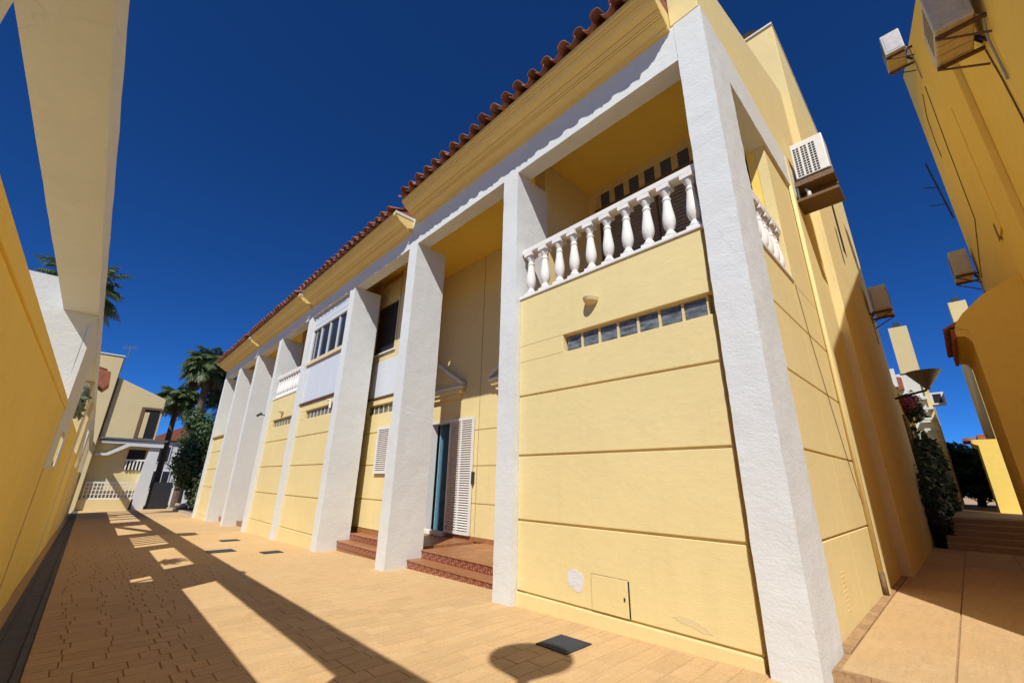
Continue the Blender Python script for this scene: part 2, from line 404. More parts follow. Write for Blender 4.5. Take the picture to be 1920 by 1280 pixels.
# beams, cornices, roofs
def cornice_profile(dz):
    def slot(y, z, n):                       # a thin undercut groove between two mouldings
        return [(y, z), (y, z + n), (y - 0.009, z + n), (y - 0.009, z)]
    return ([(YF + 0.06, 7.10), (4.085, 7.10), (4.085, 7.13), (4.05, 7.14), (4.015, 7.16), (3.985, 7.185)] + slot(3.972, 7.195, 0.05) + [(3.955, 7.20)] + slot(3.938, 7.205, 0.06) +
            [(3.915, 7.21), (3.895, 7.235)] + slot(3.88, 7.25, 0.05) + [(3.84, 7.262), (3.80, 7.285), (3.77, 7.315), (3.75, 7.35)] + slot(3.74, 7.355, 0.05) +
            [(3.72, 7.36), (3.71, 7.385)] + slot(3.70, 7.39, 0.04) + [(3.675, 7.395), (3.665, 7.42), (3.66, 7.475), (YF + 0.06, 7.66)])
cover_me = {}
def arc_tile(r0, r1, L, up, seg=7, th=0.014):
    m = MB(); n = seg + 1
    for k, (yy, r) in enumerate(((0, r0), (L, r1))):
        for rr in (r, r - th):
            for q in range(n):
                an = math.pi * q / seg
                m.v.append(Vector((rr * math.cos(an), yy, (1 if up else -1) * rr * math.sin(an) * 0.92)))
    for q in range(seg):
        m.f += [(q, q + 1, 2 * n + q + 1, 2 * n + q), (n + q, 3 * n + q, 3 * n + q + 1, n + q + 1), (q, n + q, n + q + 1, q + 1), (2 * n + q, 2 * n + q + 1, 3 * n + q + 1, 3 * n + q)]
    m.f += [(0, 2 * n, 3 * n, n), (seg, n + seg, 3 * n + seg, 2 * n + seg)]
    return m
cov = arc_tile(0.090, 0.076, 0.46, True).mesh('roof_tile', 'tile', Vector((0, 0, 0)), True)
pan = arc_tile(0.090, 0.098, 0.46, False).mesh('roof_tile', 'tile', Vector((0, 0, 0)), True)
SL = math.atan(0.40)
bounds = [(-1.43, PX(2) + 0.30), (PX(2) + 0.04, PX(4) + 0.28), (PX(4) + 0.06, PX(6) + 0.28), (PX(6) + 0.06, PX(8) + 0.03)]
for k, h in enumerate(HS):
    dz = 0.0 if k == 0 else -0.16
    xr, xl = bounds[k]
    bx_r = -1.385 if k == 0 else PX(2 * k) - 0.001
    bx_l = PX(2 * k + 2)
    MB().roughbox(bx_l, bx_r, 4.151, 4.44, BOT, 7.14 + dz, 0.14 if k < 2 else 0.4, 0.004).build('beam', 'white', h)
    MB().prism([(y, z + dz) for y, z in cornice_profile(0)], 'x', xl + 0.002, xr - 0.002).build('cornice', 'cornice', h)
    ro = MB().prism([(3.66, 7.475 + dz), (9.7, 7.475 + 0.40 * 6.04 + dz), (9.7, CEIL + 0.07), (4.46, CEIL + 0.07), (4.21, 7.44 + dz)], 'x', xl, xr).build('roof', 'roofslab', h)
    nt_ = int((xr - xl - 0.1) / 0.303)
    for q in range(nt_ + 1):
        xx = xr - 0.13 - q * 0.303
        if xx < xl + 0.05: break
        for course in range(2):
            yy = 3.525 + course * 0.36; zz = 7.475 + dz + (yy - 3.66) * 0.40
            jx = random.uniform(-0.014, 0.014); jr = random.uniform(-0.045, 0.045)
            place('roof_tile', cov, ro, (xx + jx, yy + random.uniform(-0.022, 0.022), zz + 0.095 + 0.012 * course), (SL - 0.03, jr, jr))
            if xx - 0.151 > xl + 0.06:
                place('roof_tile', pan, ro, (xx - 0.151, yy + 0.02, zz + 0.105), (SL - 0.03, 0, 0))
    # rendered party wall showing in the gap between two cornices
    if k < 3: B('party_wall', 'white', h, PX(2 * k + 2) + 0.0, PX(2 * k + 2) + 0.32, 4.156, 4.205, 7.145 + dz, 7.52)
    if k: B('coping', 'white', h, xr + 0.001, xr + 0.012, 3.66, 4.15, 7.43 + dz, 7.50 + dz)
    # back closure and porch ceiling
    B('back_wall', 'shade_gold', h, bx_l, (-1.36 if k == 0 else PX(2 * k) - 0.002), 9.3, 9.6, -0.6, 9.6)
    B('porch_ceiling', 'ceiling', h, bx_l + 0.002, (-1.40 if k == 0 else PX(2 * k) - 0.004), 4.445, 9.29, CEIL, CEIL + 0.04)

def band_wall(h, x0, x1, top, win=None, y=YP, plinth=True, mat='yellow', axis='x', first=0.1):
    """render bands separated by recessed joints, each band a piece of its own"""
    cuts = [first, 0.93, 1.755, 2.585]
    base = -0.7
    back = y + 0.028
    def bb(name, a, b, z0, z1, ya=None, yb=None, m=mat):
        ya = y if ya is None else ya; yb = (y + 0.14) if yb is None else yb
        B(name, m, h, a, b, ya, yb, z0, z1, bevel=0.007)
    B('wall', mat, h, x0 + 0.003, x1 - 0.003, back, y + 0.30, base, min(2.6, top - 0.01))
    if plinth: bb('plinth', x0, x1, base, first - 0.006, y - 0.028)
    z0 = first + 0.014
    for c in cuts[1:] + [None]:
        if c is None: break
        bb('wall_band', x0, x1, z0, c - 0.013); z0 = c + 0.013
    if win:
        wx0, wx1, wz0, wz1 = win
        bb('wall_band', x0, x1, z0, wz0)
        bb('wall_band', x0, wx0, wz0 + 0.001, wz1 - 0.001)
        if x1 - wx1 > 0.02: bb('wall_band', wx1, x1, wz0 + 0.001, wz1 - 0.001)
        bb('wall_band', x0, x1, wz1, top)
        B('wall', mat, h, x0 + 0.003, x1 - 0.003, y + 0.10, y + 0.30, wz1 + 0.001, top - 0.01)
        B('wall', mat, h, x0 + 0.003, x1 - 0.003, y + 0.145, y + 0.30, 2.601, wz1)
    else:
        bb('wall_band', x0, x1, z0, top)
        B('wall', mat, h, x0 + 0.003, x1 - 0.003, back, y + 0.30, 2.601, top - 0.01)
def block_window(h, x0, x1, z0, z1, n, y=YP):
    w = MB().box(x0, x1, y + 0.062, y + 0.10, z0 - 0.001, z0 + 0.018)
    w.box(x0, x1, y + 0.062, y + 0.10, z1 - 0.018, z1 + 0.001)
    fr = w.build('window', 'cream', h)
    st = (x1 - x0) / n
    for i in range(n):
        a = x0 + i * st + 0.012; b = x0 + (i + 1) * st - 0.018
        MB().box(a, b, y + 0.075, y + 0.12, z0 + 0.019, z1 - 0.019).build('pane', 'glassblock', fr, bevel=0.012)
        MB().box(b + 0.001, b + 0.029, y + 0.060, y + 0.12, z0 + 0.019, z1 - 0.019).build('mullion', 'cream', fr)
# balusters
def vase(H):
    m = MB(); b = 0.078
    m.box(-b, b, -b, b, 0.0, 0.05)
    pr = [(0.074, 0.05), (0.07, 0.075), (0.055, 0.10), (0.040, 0.125), (0.043, 0.14), (0.058, 0.165), (0.070, 0.20), (0.077, 0.25), (0.075, 0.31), (0.066, 0.38), (0.055, 0.46),
          (0.046, 0.535), (0.043, 0.545), (0.054, 0.555), (0.054, 0.573), (0.041, 0.583), (0.038, 0.61), (0.048, 0.625), (0.050, 0.64), (0.062, 0.665), (0.072, 0.70)]
    s = H / 0.76
    m.lathe([(r, z * s) for r, z in pr], (0, 0, 0), 14)
    m.box(-0.080, 0.080, -0.080, 0.080, 0.701 * s, H)
    return m
BALH = 0.765
bal_me = vase(BALH).mesh('baluster', 'baluster', Vector((0, 0, 0)))
for p in bal_me.polygons: p.use_smooth = len(p.vertices) == 4 and abs(p.normal.z) < 0.98 and not (abs(abs(p.normal.x) - 1) < 1e-4 or abs(abs(p.normal.y) - 1) < 1e-4)
def balustrade(h, p0, p1, n, z, seg_axis):
    r = MB()
    if seg_axis == 'x': r.box(p0[0], p1[0], p0[1] - 0.075, p0[1] + 0.075, z + BALH, z + BALH + 0.085)
    else: r.box(p0[0] - 0.075, p0[0] + 0.075, p0[1], p1[1], z + BALH, z + BALH + 0.085)
    rl = r.build('balustrade', 'baluster', h, bevel=0.012)
    for i in range(n):
        t = (i + 0.5) / n
        place('baluster', bal_me, rl, (p0[0] + (p1[0] - p0[0]) * t + random.uniform(-0.006, 0.006), p0[1] + (p1[1] - p0[1]) * t, z), (0, random.uniform(-0.012, 0.012), random.uniform(-0.06, 0.06)))
def louvre(h, name, x0, x1, y, z0, z1, n, mat='enamel', mid=True):
    f = MB(); w = 0.05
    for a in ([x0, x1 - w] + ([(x0 + x1) / 2 - 0.02] if mid else [])): f.box(a, a + (w if a != (x0 + x1) / 2 - 0.02 else 0.04), y, y + 0.045, z0, z1)
    f.box(x0 + w, x1 - w, y + 0.002, y + 0.043, z0, z0 + 0.07); f.box(x0 + w, x1 - w, y + 0.002, y + 0.043, z1 - 0.07, z1)
    s = f.build(name, mat, h)
    me = MB().prism([(0.0, -0.010), (0.004, -0.016), (0.034, 0.012), (0.030, 0.018)], 'x', 0.0, x1 - x0 - 2 * w).mesh('slat', mat, Vector((0, 0, 0)))
    st = (z1 - z0 - 0.16) / n
    for i in range(n): place('slat', me, s, (x0 + w, y + 0.004, z0 + 0.08 + st * (i + 0.5)))
    return s

# ---- bay with balcony (nearest)
band_wall(H1, PX(1) + 0.352, -1.445, 4.12, (-3.44, -1.45, 3.095, 3.345))
block_window(H1, -3.435, -1.50, 3.095, 3.345, 7)
B('wall', 'shade_gold', H1, -1.444, -1.36, YP + 0.06, YP + 0.30, -0.6, 4.1)
B('balcony_sill', 'baluster', H1, PX(1) + 0.352, -1.40, YP - 0.022, YP + 0.24, 4.122, 4.165, bevel=0.008)
balustrade(H1, (PX(1) + 0.36, YP + 0.09), (-1.385, YP + 0.09), 10, 4.167, 'x')
B('balcony_floor', 'steptile', H1, PX(1) + 0.36, -1.10, YP + 0.301, 6.3, 3.95, 4.05)
B('balcony_wall', 'yellow', H1, PX(1) + 0.05, -1.42, 6.30, 6.5, 4.05, CEIL - 0.001)
B('partition_wall', 'yellow', H1, PX(1) + 0.03, PX(1) + 0.30, 4.925, 6.455, -0.3, CEIL - 0.001)
# balcony window with blind and striped awning valance
bw = MB().box(-4.0, -1.6, 6.262, 6.299, 4.15, 6.62).build('window', 'slat_grey', H1)
sm = MB().prism([(0, 0), (0.022, 0.012), (0.022, 0.034), (0, 0.022)], 'x', 0, 0.56).mesh('slat', 'slat_grey', Vector((0, 0, 0)))
for q in range(4):
    for i in range(34): place('slat', sm, bw, (-3.97 + q * 0.60, 6.235, 4.2 + i * 0.07))
    B('window_post', 'rust', bw, -4.0 + q * 0.60 - 0.012, -4.0 + q * 0.60 + 0.012, 6.225, 6.261, 4.15, 6.62)
vl = MB().box(-4.10, -1.5, 6.20, 6.258, 6.66, 6.72).build('awning_valance', 'wood', H1)
for i in range(8):
    a = -4.08 + i * 0.325
    MB().box(a, a + 0.125, 6.222, 6.25, 6.721, 7.04).build('valance_panel', 'canvas', vl)
    MB().box(a + 0.126, a + 0.324, 6.215, 6.25, 6.721, 7.04).build('valance_panel', 'stripe', vl)
# meter hatch, repaired patch, small cover
ht = B('meter_hatch', 'yellow', H1, -3.11, -2.66, YP - 0.012, YP - 0.001, 0.118, 0.458, bevel=0.004)
for i in range(12):
    for j in range(4):
        a = -3.055 + i * 0.031; c = 0.165 + j * 0.034 + (0.03 if j > 1 else 0)
        B('vent_slot', 'cornice', ht, a, a + 0.010, YP - 0.0137, YP - 0.0121, c, c + 0.014)
for q in ((-3.118, -3.111, 0.112, 0.464), (-3.11, -2.66, 0.459, 0.465)): B('hatch_edge', 'joint', ht, q[0], q[1], YP - 0.005, YP - 0.001, q[2], q[3])
B('hinge_gap', 'dark', ht, -2.656, -2.642, YP - 0.006, YP - 0.001, 0.12, 0.455)
B('hatch_handle', 'iron', ht, -2.705, -2.690, YP - 0.022, YP - 0.013, 0.27, 0.30)
B('meter_hatch', 'yellow', H1, -4.27, -4.13, YP - 0.010, YP - 0.001, 0.12, 0.25, bevel=0.004)
pm = MB(); ring = []
pts = [(-3.44, 0.44), (-3.40, 0.47), (-3.34, 0.475), (-3.29, 0.45), (-3.24, 0.44), (-3.225, 0.40), (-3.235, 0.34), (-3.25, 0.27), (-3.29, 0.245), (-3.33, 0.25), (-3.37, 0.285), (-3.42, 0.29), (-3.45, 0.33), (-3.445, 0.385)]
MB().prism([(x, z) for x, z in pts], 'y', YP - 0.0035, YP + 0.002).build('plaster_patch', 'whitewash', H1)
pts2 = [(-2.2, 0.235), (-2.1, 0.262), (-1.98, 0.25), (-1.88, 0.21), (-1.83, 0.165), (-1.93, 0.16), (-2.02, 0.19), (-2.12, 0.20)]
MB().prism(pts2, 'y', YP - 0.0025, YP + 0.002).build('plaster_patch', 'cream', H1)
# ---- deep porch behind the second and third pillars
def porch(h, xl, xr, floor_z, y1, y2, steps):
    B('porch_floor', 'steptile', h, xl, xr, y2 + 0.012, YB + 0.2, -0.7, floor_z)
    B('step', 'steptile', h, xl, xr, y1 + 0.012, y2 + 0.011, -0.7, floor_z - 0.14)
    n = max(1, int(round((xr - xl) / 0.2)))
    st = (xr - xl) / n
    me1 = MB().box(0.002, st - 0.002, 0, 0.012, 0, 0.118).mesh('riser_tile', 'pattern', Vector((0, 0, 0)))
    for i in range(n):
        place('riser_tile', me1, h, (xl + i * st, y2 - 0.001, floor_z - 0.139))
        place('riser_tile', me1, h, (xl + i * st, y1 - 0.001, floor_z - 0.14 - 0.139))
    B('step_nosing', 'steptile', h, xl, xr, y2 - 0.018, y2 + 0.06, floor_z - 0.019, floor_z + 0.004, bevel=0.006)
    B('step_nosing', 'steptile', h, xl, xr, y1 - 0.018, y1 + 0.06, floor_z - 0.159, floor_z - 0.136, bevel=0.006)
    # tiled floor pieces
    nx = int((xr - xl) / 0.33); ny = int((YB - y2 - 0.07) / 0.33)
    fm = MB().box(0.003, 0.325, 0.003, 0.325, 0, 0.004).mesh('floor_tile', 'steptile', Vector((0, 0, 0)))
    for i in range(nx):
        for j in range(ny): place('floor_tile', fm, h, (xl + i * 0.33, y2 + 0.062 + j * 0.33, floor_z + 0.0005))
FZ = 0.15
porch(H1, PX(2) + 0.352, PX(1) + 0.02, FZ, 4.60, 4.90, 2)
# back wall with doorway X -9.85..-8.95
dx0, dx1, dz1 = -9.95, -8.98, 2.93
def back_wall(h, x0, x1, y=YB, openings=(), mat='yellow'):
    B('wall', mat, h, x0, x1, y + 0.03, y + 0.18, -0.4, FZ - 0.01)
    zz = [FZ + 0.09, 0.93, 1.755, 2.585, CEIL - 0.002]
    B('skirting', 'steptile', h, x0, x1, y - 0.010, y + 0.02, FZ + 0.001, FZ + 0.085)
    for i in range(4):
        z0, z1 = zz[i] + (0.010 if i else 0), zz[i + 1] - 0.010
        parts = [(x0, x1, z0, z1)]
        for (a, b, c) in openings:
            new = []
            for (p, q, u, v) in parts:
                if c <= u or b <= p or a >= q: new.append((p, q, u, v)); continue
                if a > p: new.append((p, a, u, v))
                if b < q: new.append((b, q, u, v))
                if c < v: new.append((max(a, p), min(b, q), c, v))
            parts = new
        for (p, q, u, v) in parts: B('wall_band', mat, h, p, q, y, y + 0.10, u, v)
    parts = [(x0, x1)]
    for (a, b, c) in openings:
        parts = [r for (p, q) in parts for r in ((p, min(a, q)), (max(b, p), q)) if r[1] - r[0] > 0.01]
    for p, q in parts: B('wall', mat, h, p, q, y + 0.025, y + 0.18, FZ, 2.9)
back_wall(H1, PX(2) - 0.005 + 0.005, PX(1) + 0.03)
back_wall(H2, -12.0, PX(2) - 0.008, openings=((dx0, dx1, dz1),))
# door, hall behind it, shutters
dr = B('door', 'blue', H2, -9.78, -9.74, YB + 0.20, YB + 1.02, FZ + 0.02, 2.86, label='blue entrance door standing open into the hall')
B('door_handle', 'metalgrey', dr, -9.735, -9.69, YB + 0.86, YB + 0.96, 1.15, 1.18)
df = MB().box(dx0, dx0 + 0.07, YB - 0.012, YB + 0.19, FZ + 0.005, dz1 - 0.07).box(dx1 - 0.06, dx1, YB - 0.012, YB + 0.19, FZ + 0.005, dz1 - 0.07).box(dx0, dx1, YB - 0.012, YB + 0.19, dz1 - 0.069, dz1 - 0.001).build('door_frame', 'enamel', H2)
B('door_step', 'baluster', H2, dx0 - 0.08, dx1 + 0.05, YB - 0.14, YB + 0.02, FZ + 0.005, FZ + 0.10, bevel=0.008)
hm = MB().box(-10.9, -8.2, YB + 1.6, YB + 1.7, 0, 3.1); hm.box(-10.9, -10.8, YB + 0.181, YB + 1.6, 0, 3.1); hm.box(-8.3, -8.2, YB + 0.181, YB + 1.6, 0, 3.1); hm.box(-10.8, -8.3, YB + 0.181, YB + 1.6, 2.95, 3.1); hm.box(-10.8, -8.3, YB + 0.181, YB + 1.6, 0.02, FZ - 0.005)
hm.build('hall', 'inner', H2)
louvre(H2, 'shutter', dx1 + 0.02, dx1 + 0.98, YB - 0.075, FZ + 0.10, dz1 - 0.02, 46)
B('shutter_latch', 'iron', H2, dx1 + 0.985, dx1 + 1.03, YB - 0.07, YB - 0.005, 1.35, 1.62)
def pediment(h, cx, hw, zb, zt, y=YB):
    p = MB().prism([(cx - hw, zb), (cx + hw, zb), (cx + hw, zb + 0.05), (cx, zt), (cx - hw, zb + 0.05)], 'y', y - 0.06, y - 0.001).build('pediment', 'yellow', h)
    t = 0.10
    for s in (-1, 1):
        d = Vector((s * hw, 0, zb - zt)); d.normalize()
        MB().prism([(cx, zt + 0.012), (cx + s * (hw + 0.08), zb + 0.03), (cx + s * (hw + 0.08), zb + 0.11), (cx, zt + 0.10)], 'y', y - 0.17, y - 0.0615).build('raking_moulding', 'white', p, bevel=0.008)
    MB().box(cx - hw - 0.10, cx + hw + 0.10, y - 0.19, y - 0.062, zb - 0.05, zb + 0.012).build('moulding', 'white', p, bevel=0.01)
    MB().box(cx - hw - 0.02, cx + hw + 0.02, y - 0.14, y - 0.001, zb - 0.16, zb - 0.051).build('moulding', 'yellow', p, bevel=0.01)
    MB().box(cx - hw + 0.10, cx + hw - 0.10, y - 0.09, y - 0.001, zb - 0.27, zb - 0.161).build('moulding', 'yellow', p, bevel=0.01)
pediment(H2, -9.65, 1.13, 3.72, 4.44)
pediment(H1, -6.18, 1.13, 3.72, 4.44)
B('expansion_joint', 'joint', H1, PX(2) + 0.002, PX(2) + 0.014, YB - 0.004, YB - 0.0005, 0.3, CEIL - 0.003)
# ---- bay with glazed gallery set back (between third and fourth pillar)
porch(H2, PX(3) + 0.352, PX(2) - 0.002, FZ, 4.62, 4.93, 3)
YG = 5.2; gx0, gx1 = -12.0, -9.62; wl, wr = -11.46, -10.12
band_wall(H2, gx0, gx1, 3.50, (-11.3, gx1 - 0.05, 3.085, 3.34), y=YG, plinth=False, first=0.25)
block_window(H2, -11.29, gx1 - 0.06, 3.085, 3.34, 6, y=YG)
B('skirting', 'steptile', H2, gx0, gx1, YG - 0.012, YG + 0.02, FZ + 0.001, 0.25)
B('gallery_sill', 'rust', H2, gx0, gx1, YG - 0.03, YG + 0.2, 3.501, 3.545)
B('gallery_panel', 'alu', H2, -11.2, gx1, YG, YG + 0.2, 3.546, 4.58, bevel=0.006)
B('gallery_wall', 'cream', H2, gx0, -11.201, YG + 0.012, YG + 0.2, 3.546, 4.58)
B('gallery_wall', 'cream', H2, gx0, gx1, YG + 0.015, YG + 0.2, 4.581, 4.80)
B('gallery_sill', 'enamel', H2, wl, wr + 0.02, YG - 0.04, YG + 0.2, 4.801, 4.84)
wf = MB().box(wl, wl + 0.06, YG, YG + 0.1, 4.841, 6.40).box(wr - 0.06, wr, YG, YG + 0.1, 4.841, 6.40).box(wl + 0.061, wr - 0.061, YG, YG + 0.1, 6.34, 6.40).build('window', 'cream', H2)
B('pane', 'glass', wf, wl + 0.061, wr - 0.061, YG + 0.04, YG + 0.06, 4.841, 6.339)
bx = B('blind_box', 'cream', H2, wl, wr, YG - 0.02, YG + 0.2, 6.401, 7.02)
for i in range(8): B('slat', 'cream', bx, wl + 0.06, wr - 0.06, YG - 0.035, YG - 0.021, 6.46 + i * 0.06, 6.50 + i * 0.06)
B('gallery_wall', 'cream', H2, gx0, wl - 0.001, YG + 0.012, YG + 0.2, 4.801, CEIL - 0.002)
B('gallery_wall', 'cream', H2, wr + 0.021, gx1, YG + 0.012, YG + 0.2, 4.801, CEIL - 0.002)
B('gallery_wall', 'shade_gold', H2, gx0, gx1, YG + 0.21, YG + 0.3, 3.546, CEIL - 0.002)
louvre(H2, 'shutter', -10.40, -9.75, YG - 0.07, 1.55, 2.70, 20, mid=False)
# ---- bay with white window box
x0, x1 = PX(4) + 0.352, PX(3) - 0.002
band_wall(H2, x0, x1, 3.56, (x0 + 0.55, x1 - 0.15, 3.085, 3.34), first=0.085)
block_window(H2, x0 + 0.56, x1 - 0.16, 3.085, 3.34, 8)
B('gallery_sill', 'rust', H2, x0, x1, YP - 0.05, YP + 0.2, 3.561, 3.60)
gp = B('window_box', 'alu', H2, x0, x1, YP + 0.012, YP + 0.2, 3.601, 4.83, label='white metal panelled front below the glazed window')
for i in range(4):
    a = x0 + (x1 - x0) * i / 4
    B('panel', 'alu', gp, a + 0.012, a + (x1 - x0) / 4 - 0.012, YP - 0.004, YP + 0.011, 3.63, 4.80, bevel=0.004)
B('gallery_sill', 'cream', H2, x0, x1, YP - 0.06, YP + 0.2, 4.831, 4.92)
wn = MB().box(x0, x0 + 0.06, YP - 0.01, YP + 0.08, 4.921, 6.50).box(x1 - 0.06, x1, YP - 0.01, YP + 0.08, 4.921, 6.50).box(x0 + 0.061, x1 - 0.061, YP - 0.01, YP + 0.08, 4.921, 4.98).build('window', 'alu', H2)
for i in range(4):
    a = x0 + 0.06 + (x1 - x0 - 0.12) * i / 4; b = a + (x1 - x0 - 0.12) / 4
    B('pane', 'glass', wn, a + 0.03, b - 0.03, YP + 0.03, YP + 0.045, 4.981, 6.02)
    for e in (a + 0.001, b - 0.029): MB().box(e, e + 0.028, YP - 0.005, YP + 0.07, 4.981, 6.02).build('sash', 'alu', wn)
    cm = MB(); nn = 14
    for q in range(nn):
        u0, u1 = a + 0.06 + (b - a - 0.2) * q / nn, a + 0.06 + (b - a - 0.2) * (q + 1) / nn
        y0, y1 = YP + 0.022 + 0.006 * (q % 2), YP + 0.022 + 0.006 * ((q + 1) % 2)
        if i == 0 and q < 9: cm.quad((u0, y0, 4.99), (u1 - 0.02 * (q % 3), y1, 4.99), (u1 - 0.03 * (q % 3), y1, 6.01), (u0, y0, 6.01))
    if cm.v: cm.build('curtain', 'curtain', wn)
for i in range(3): B('blind_slat_box', 'alu', wn, x0 + 0.061, x1 - 0.061, YP - 0.03 + 0.004 * i, YP + 0.08, 6.021 + i * 0.165, 6.021 + (i + 1) * 0.165 - 0.02)
B('wall', 'shade_gold', H2, x0, x1, YP + 0.301, YP + 0.4, 3.6, CEIL - 0.002)
# gutter hopper by the glass-block strip
pp = MB().tube([(x1 - 0.5, YP - 0.06, 3.44), (x1 - 0.30, YP - 0.06, 3.42), (x1 - 0.28, YP - 0.06, 3.2)], 0.035).build('waste_pipe', 'enamel', H2)
# ---- far balcony bay
x0, x1 = PX(5) + 0.352, PX(4) - 0.002
band_wall(H3, x0, x1, 4.12, (x0 + 0.5, x1 - 0.02, 3.075, 3.34), first=0.08)
block_window(H3, x0 + 0.51, x1 - 0.03, 3.075, 3.34, 8)
B('balcony_sill', 'baluster', H3, x0, x1, YP - 0.022, YP + 0.24, 4.122, 4.165)
balustrade(H3, (x0 + 0.02, YP + 0.09), (x1 - 0.01, YP + 0.09), 11, 4.167, 'x')
B('balcony_floor', 'steptile', H3, x0, x1, YP + 0.301, 6.3, 3.95, 4.05)
B('balcony_wall', 'yellow', H3, x0, x1, 6.3, 6.5, 4.05, CEIL - 0.002)
vl = MB().box(x0 + 0.2, x1, 6.20, 6.258, 6.60, 6.66).build('awning_valance', 'wood', H3)
for i in range(8): MB().box(x0 + 0.22 + i * 0.33, x0 + 0.38 + i * 0.33, 6.215, 6.25, 6.661, 6.95).build('valance_panel', 'stripe', vl)
B('window', 'slat_grey', H3, x0 + 0.3, x1, 6.26, 6.299, 4.15, 6.55)
# ---- far porches
porch(H3, PX(6) + 0.352, PX(5) - 0.002, FZ - 0.25, 4.62, 4.93, 3)
back_wall(H3, PX(6), PX(5) - 0.008)
B('partition_wall', 'yellow', H3, PX(5) + 0.03, PX(5) + 0.30, 4.925, 6.455, -0.6, CEIL - 0.002)
porch(H4, PX(7) + 0.352, PX(6) - 0.002, FZ - 0.3, 4.62, 4.93, 3)
back_wall(H4, PX(7), PX(6) - 0.008)
B('partition_wall', 'yellow', H4, PX(7) + 0.03, PX(7) + 0.30, 4.925, 6.455, -0.6, CEIL - 0.002)
x0, x1 = PX(8) + 0.352, PX(7) - 0.002
band_wall(H4, x0, x1, 3.32, first=-0.35)
B('balcony_sill', 'cream', H4, x0, x1, YP - 0.09, YP + 0.24, 3.321, 3.42)
B('wall', 'yellow', H4, x0, x1, 5.3, 5.5, 3.0, CEIL - 0.002)
B('end_wall', 'white', H4, PX(8) - 0.3, PX(8) + 0.04, 4.925, 9.25, -0.7, 7.5)
B('end_parapet', 'white', H4, PX(8) + 0.02, PX(8) + 0.3, 4.60, 4.925, 7.0, 7.2)

# ---- side of the nearest house
XS = -1.08
def side_band(y0, y1, z0, z1, x=XS, name='wall_band', mat='yellow'):
    MB().box(x - 0.14, x, y0, y1, z0, z1).build(name, mat, H1, bevel=0.007)
B('wall', 'yellow', H1, XS - 0.26, XS - 0.03, 4.905, 7.86, -0.4, 4.10)
zz = [-0.2, 0.925, 1.775, 2.62, 3.42, 4.12]
for i in range(5):
    side_band(4.965, 6.45, zz[i] + 0.011 * (i > 0), zz[i + 1] - 0.011)
    side_band(6.451, 7.86, zz[i] + 0.011 * (i > 0), zz[i + 1] - (0.011 if i < 4 else 0.0))
side_band(6.451, 7.86, 4.121, 6.519, name='side_wall')
B('wall', 'shade_gold', H1, XS - 0.26, XS - 0.141, 6.451, 7.86, 4.101, 6.519)
B('balcony_sill', 'baluster', H1, XS - 0.24, XS + 0.022, 4.965, 6.45, 4.122, 4.165, bevel=0.008)
balustrade(H1, (XS - 0.09, 4.93), (XS - 0.09, 6.45), 6, 4.167, 'y')
MB().roughbox(-1.36, -1.036, 4.905, 9.0, 6.52, 7.22, 0.14, 0.004).build('beam', 'white', H1)
MB().prism([(4.16, 7.185), (9.69, 7.222), (9.69, 8.52 + 0.40 * (9.69 - 5.28)), (4.16, 8.52 + 0.40 * (4.16 - 5.28))], 'x', -1.425, -1.055).build('gable_wall', 'yellow', H1, bevel=0.008)
B('wall_joint', 'joint', H1, -1.424, -1.056, 4.164, 4.3, 7.152, 7.184)  # brown strip stands in for the thin shadow gap above the beam
# slim pilaster, set-back wall and tall block at the back
B('pilaster', 'yellow', H1, -1.20, -1.02, 7.862, 8.02, -0.1, 7.22, bevel=0.01)
MB().tube([(-1.045, 7.80, 0.35), (-1.045, 7.80, 6.5)], 0.028).build('downpipe', 'yellow', H1, smooth=True)
MB().tube([(-1.045, 7.80, 0.10), (-1.045, 7.80, 0.36)], 0.033).build('downpipe_shoe', 'wood', H1, smooth=True)
MB().tube([(-1.070, 6.50, 4.10), (-1.072, 6.75, 3.3), (-1.072, 7.1, 2.5), (-1.072, 7.55, 1.55), (-1.06, 7.72, 1.2)], 0.004, 6).build('cable', 'rust', H1)
MB().box(-1.26, -1.055, 8.021, 9.699, -0.2, 7.22).build('side_wall', 'yellow', H1, bevel=0.008)
tb = MB().box(-2.6, -0.91, 9.70, 17.0, -0.3, 12.45).build('stair_block', 'yellow', H1, bevel=0.015)
B('coping', 'white', tb, -2.65, -0.895, 9.66, 17.03, 12.451, 12.50)
for zc in (0.93, 1.78): B('wall_joint', 'joint', tb, -0.912, -0.9075, 9.75, 9.9, zc - 0.01, zc + 0.01)
B('window_recess', 'dark', tb, -0.912, -0.9065, 12.6, 13.1, 7.2, 9.0)
B('window_recess', 'wood', tb, -0.912, -0.9065, 11.9, 12.15, 6.6, 7.6)
cap = MB()
for i in range(10):
    a0, a1 = math.pi * i / 10, math.pi * (i + 1) / 10
    cap.quad((-1.55 + 0.42 * math.cos(a0), 9.80, 12.52 + 0.30 * math.sin(a0)), (-1.55 + 0.42 * math.cos(a1), 9.80, 12.52 + 0.30 * math.sin(a1)),
             (-1.55 + 0.42 * math.cos(a1), 10.6, 12.52 + 0.30 * math.sin(a1)), (-1.55 + 0.42 * math.cos(a0), 10.6, 12.52 + 0.30 * math.sin(a0)))
cap.build('chimney_cowl', 'wood', tb)
# vent slots low on the side wall
for i in range(9): B('vent_slot', 'cornice', H1, XS - 0.002, XS + 0.0025, 5.60 + 0.005 * i, 5.76 + 0.005 * i, 0.26 + i * 0.042, 0.272 + i * 0.042)

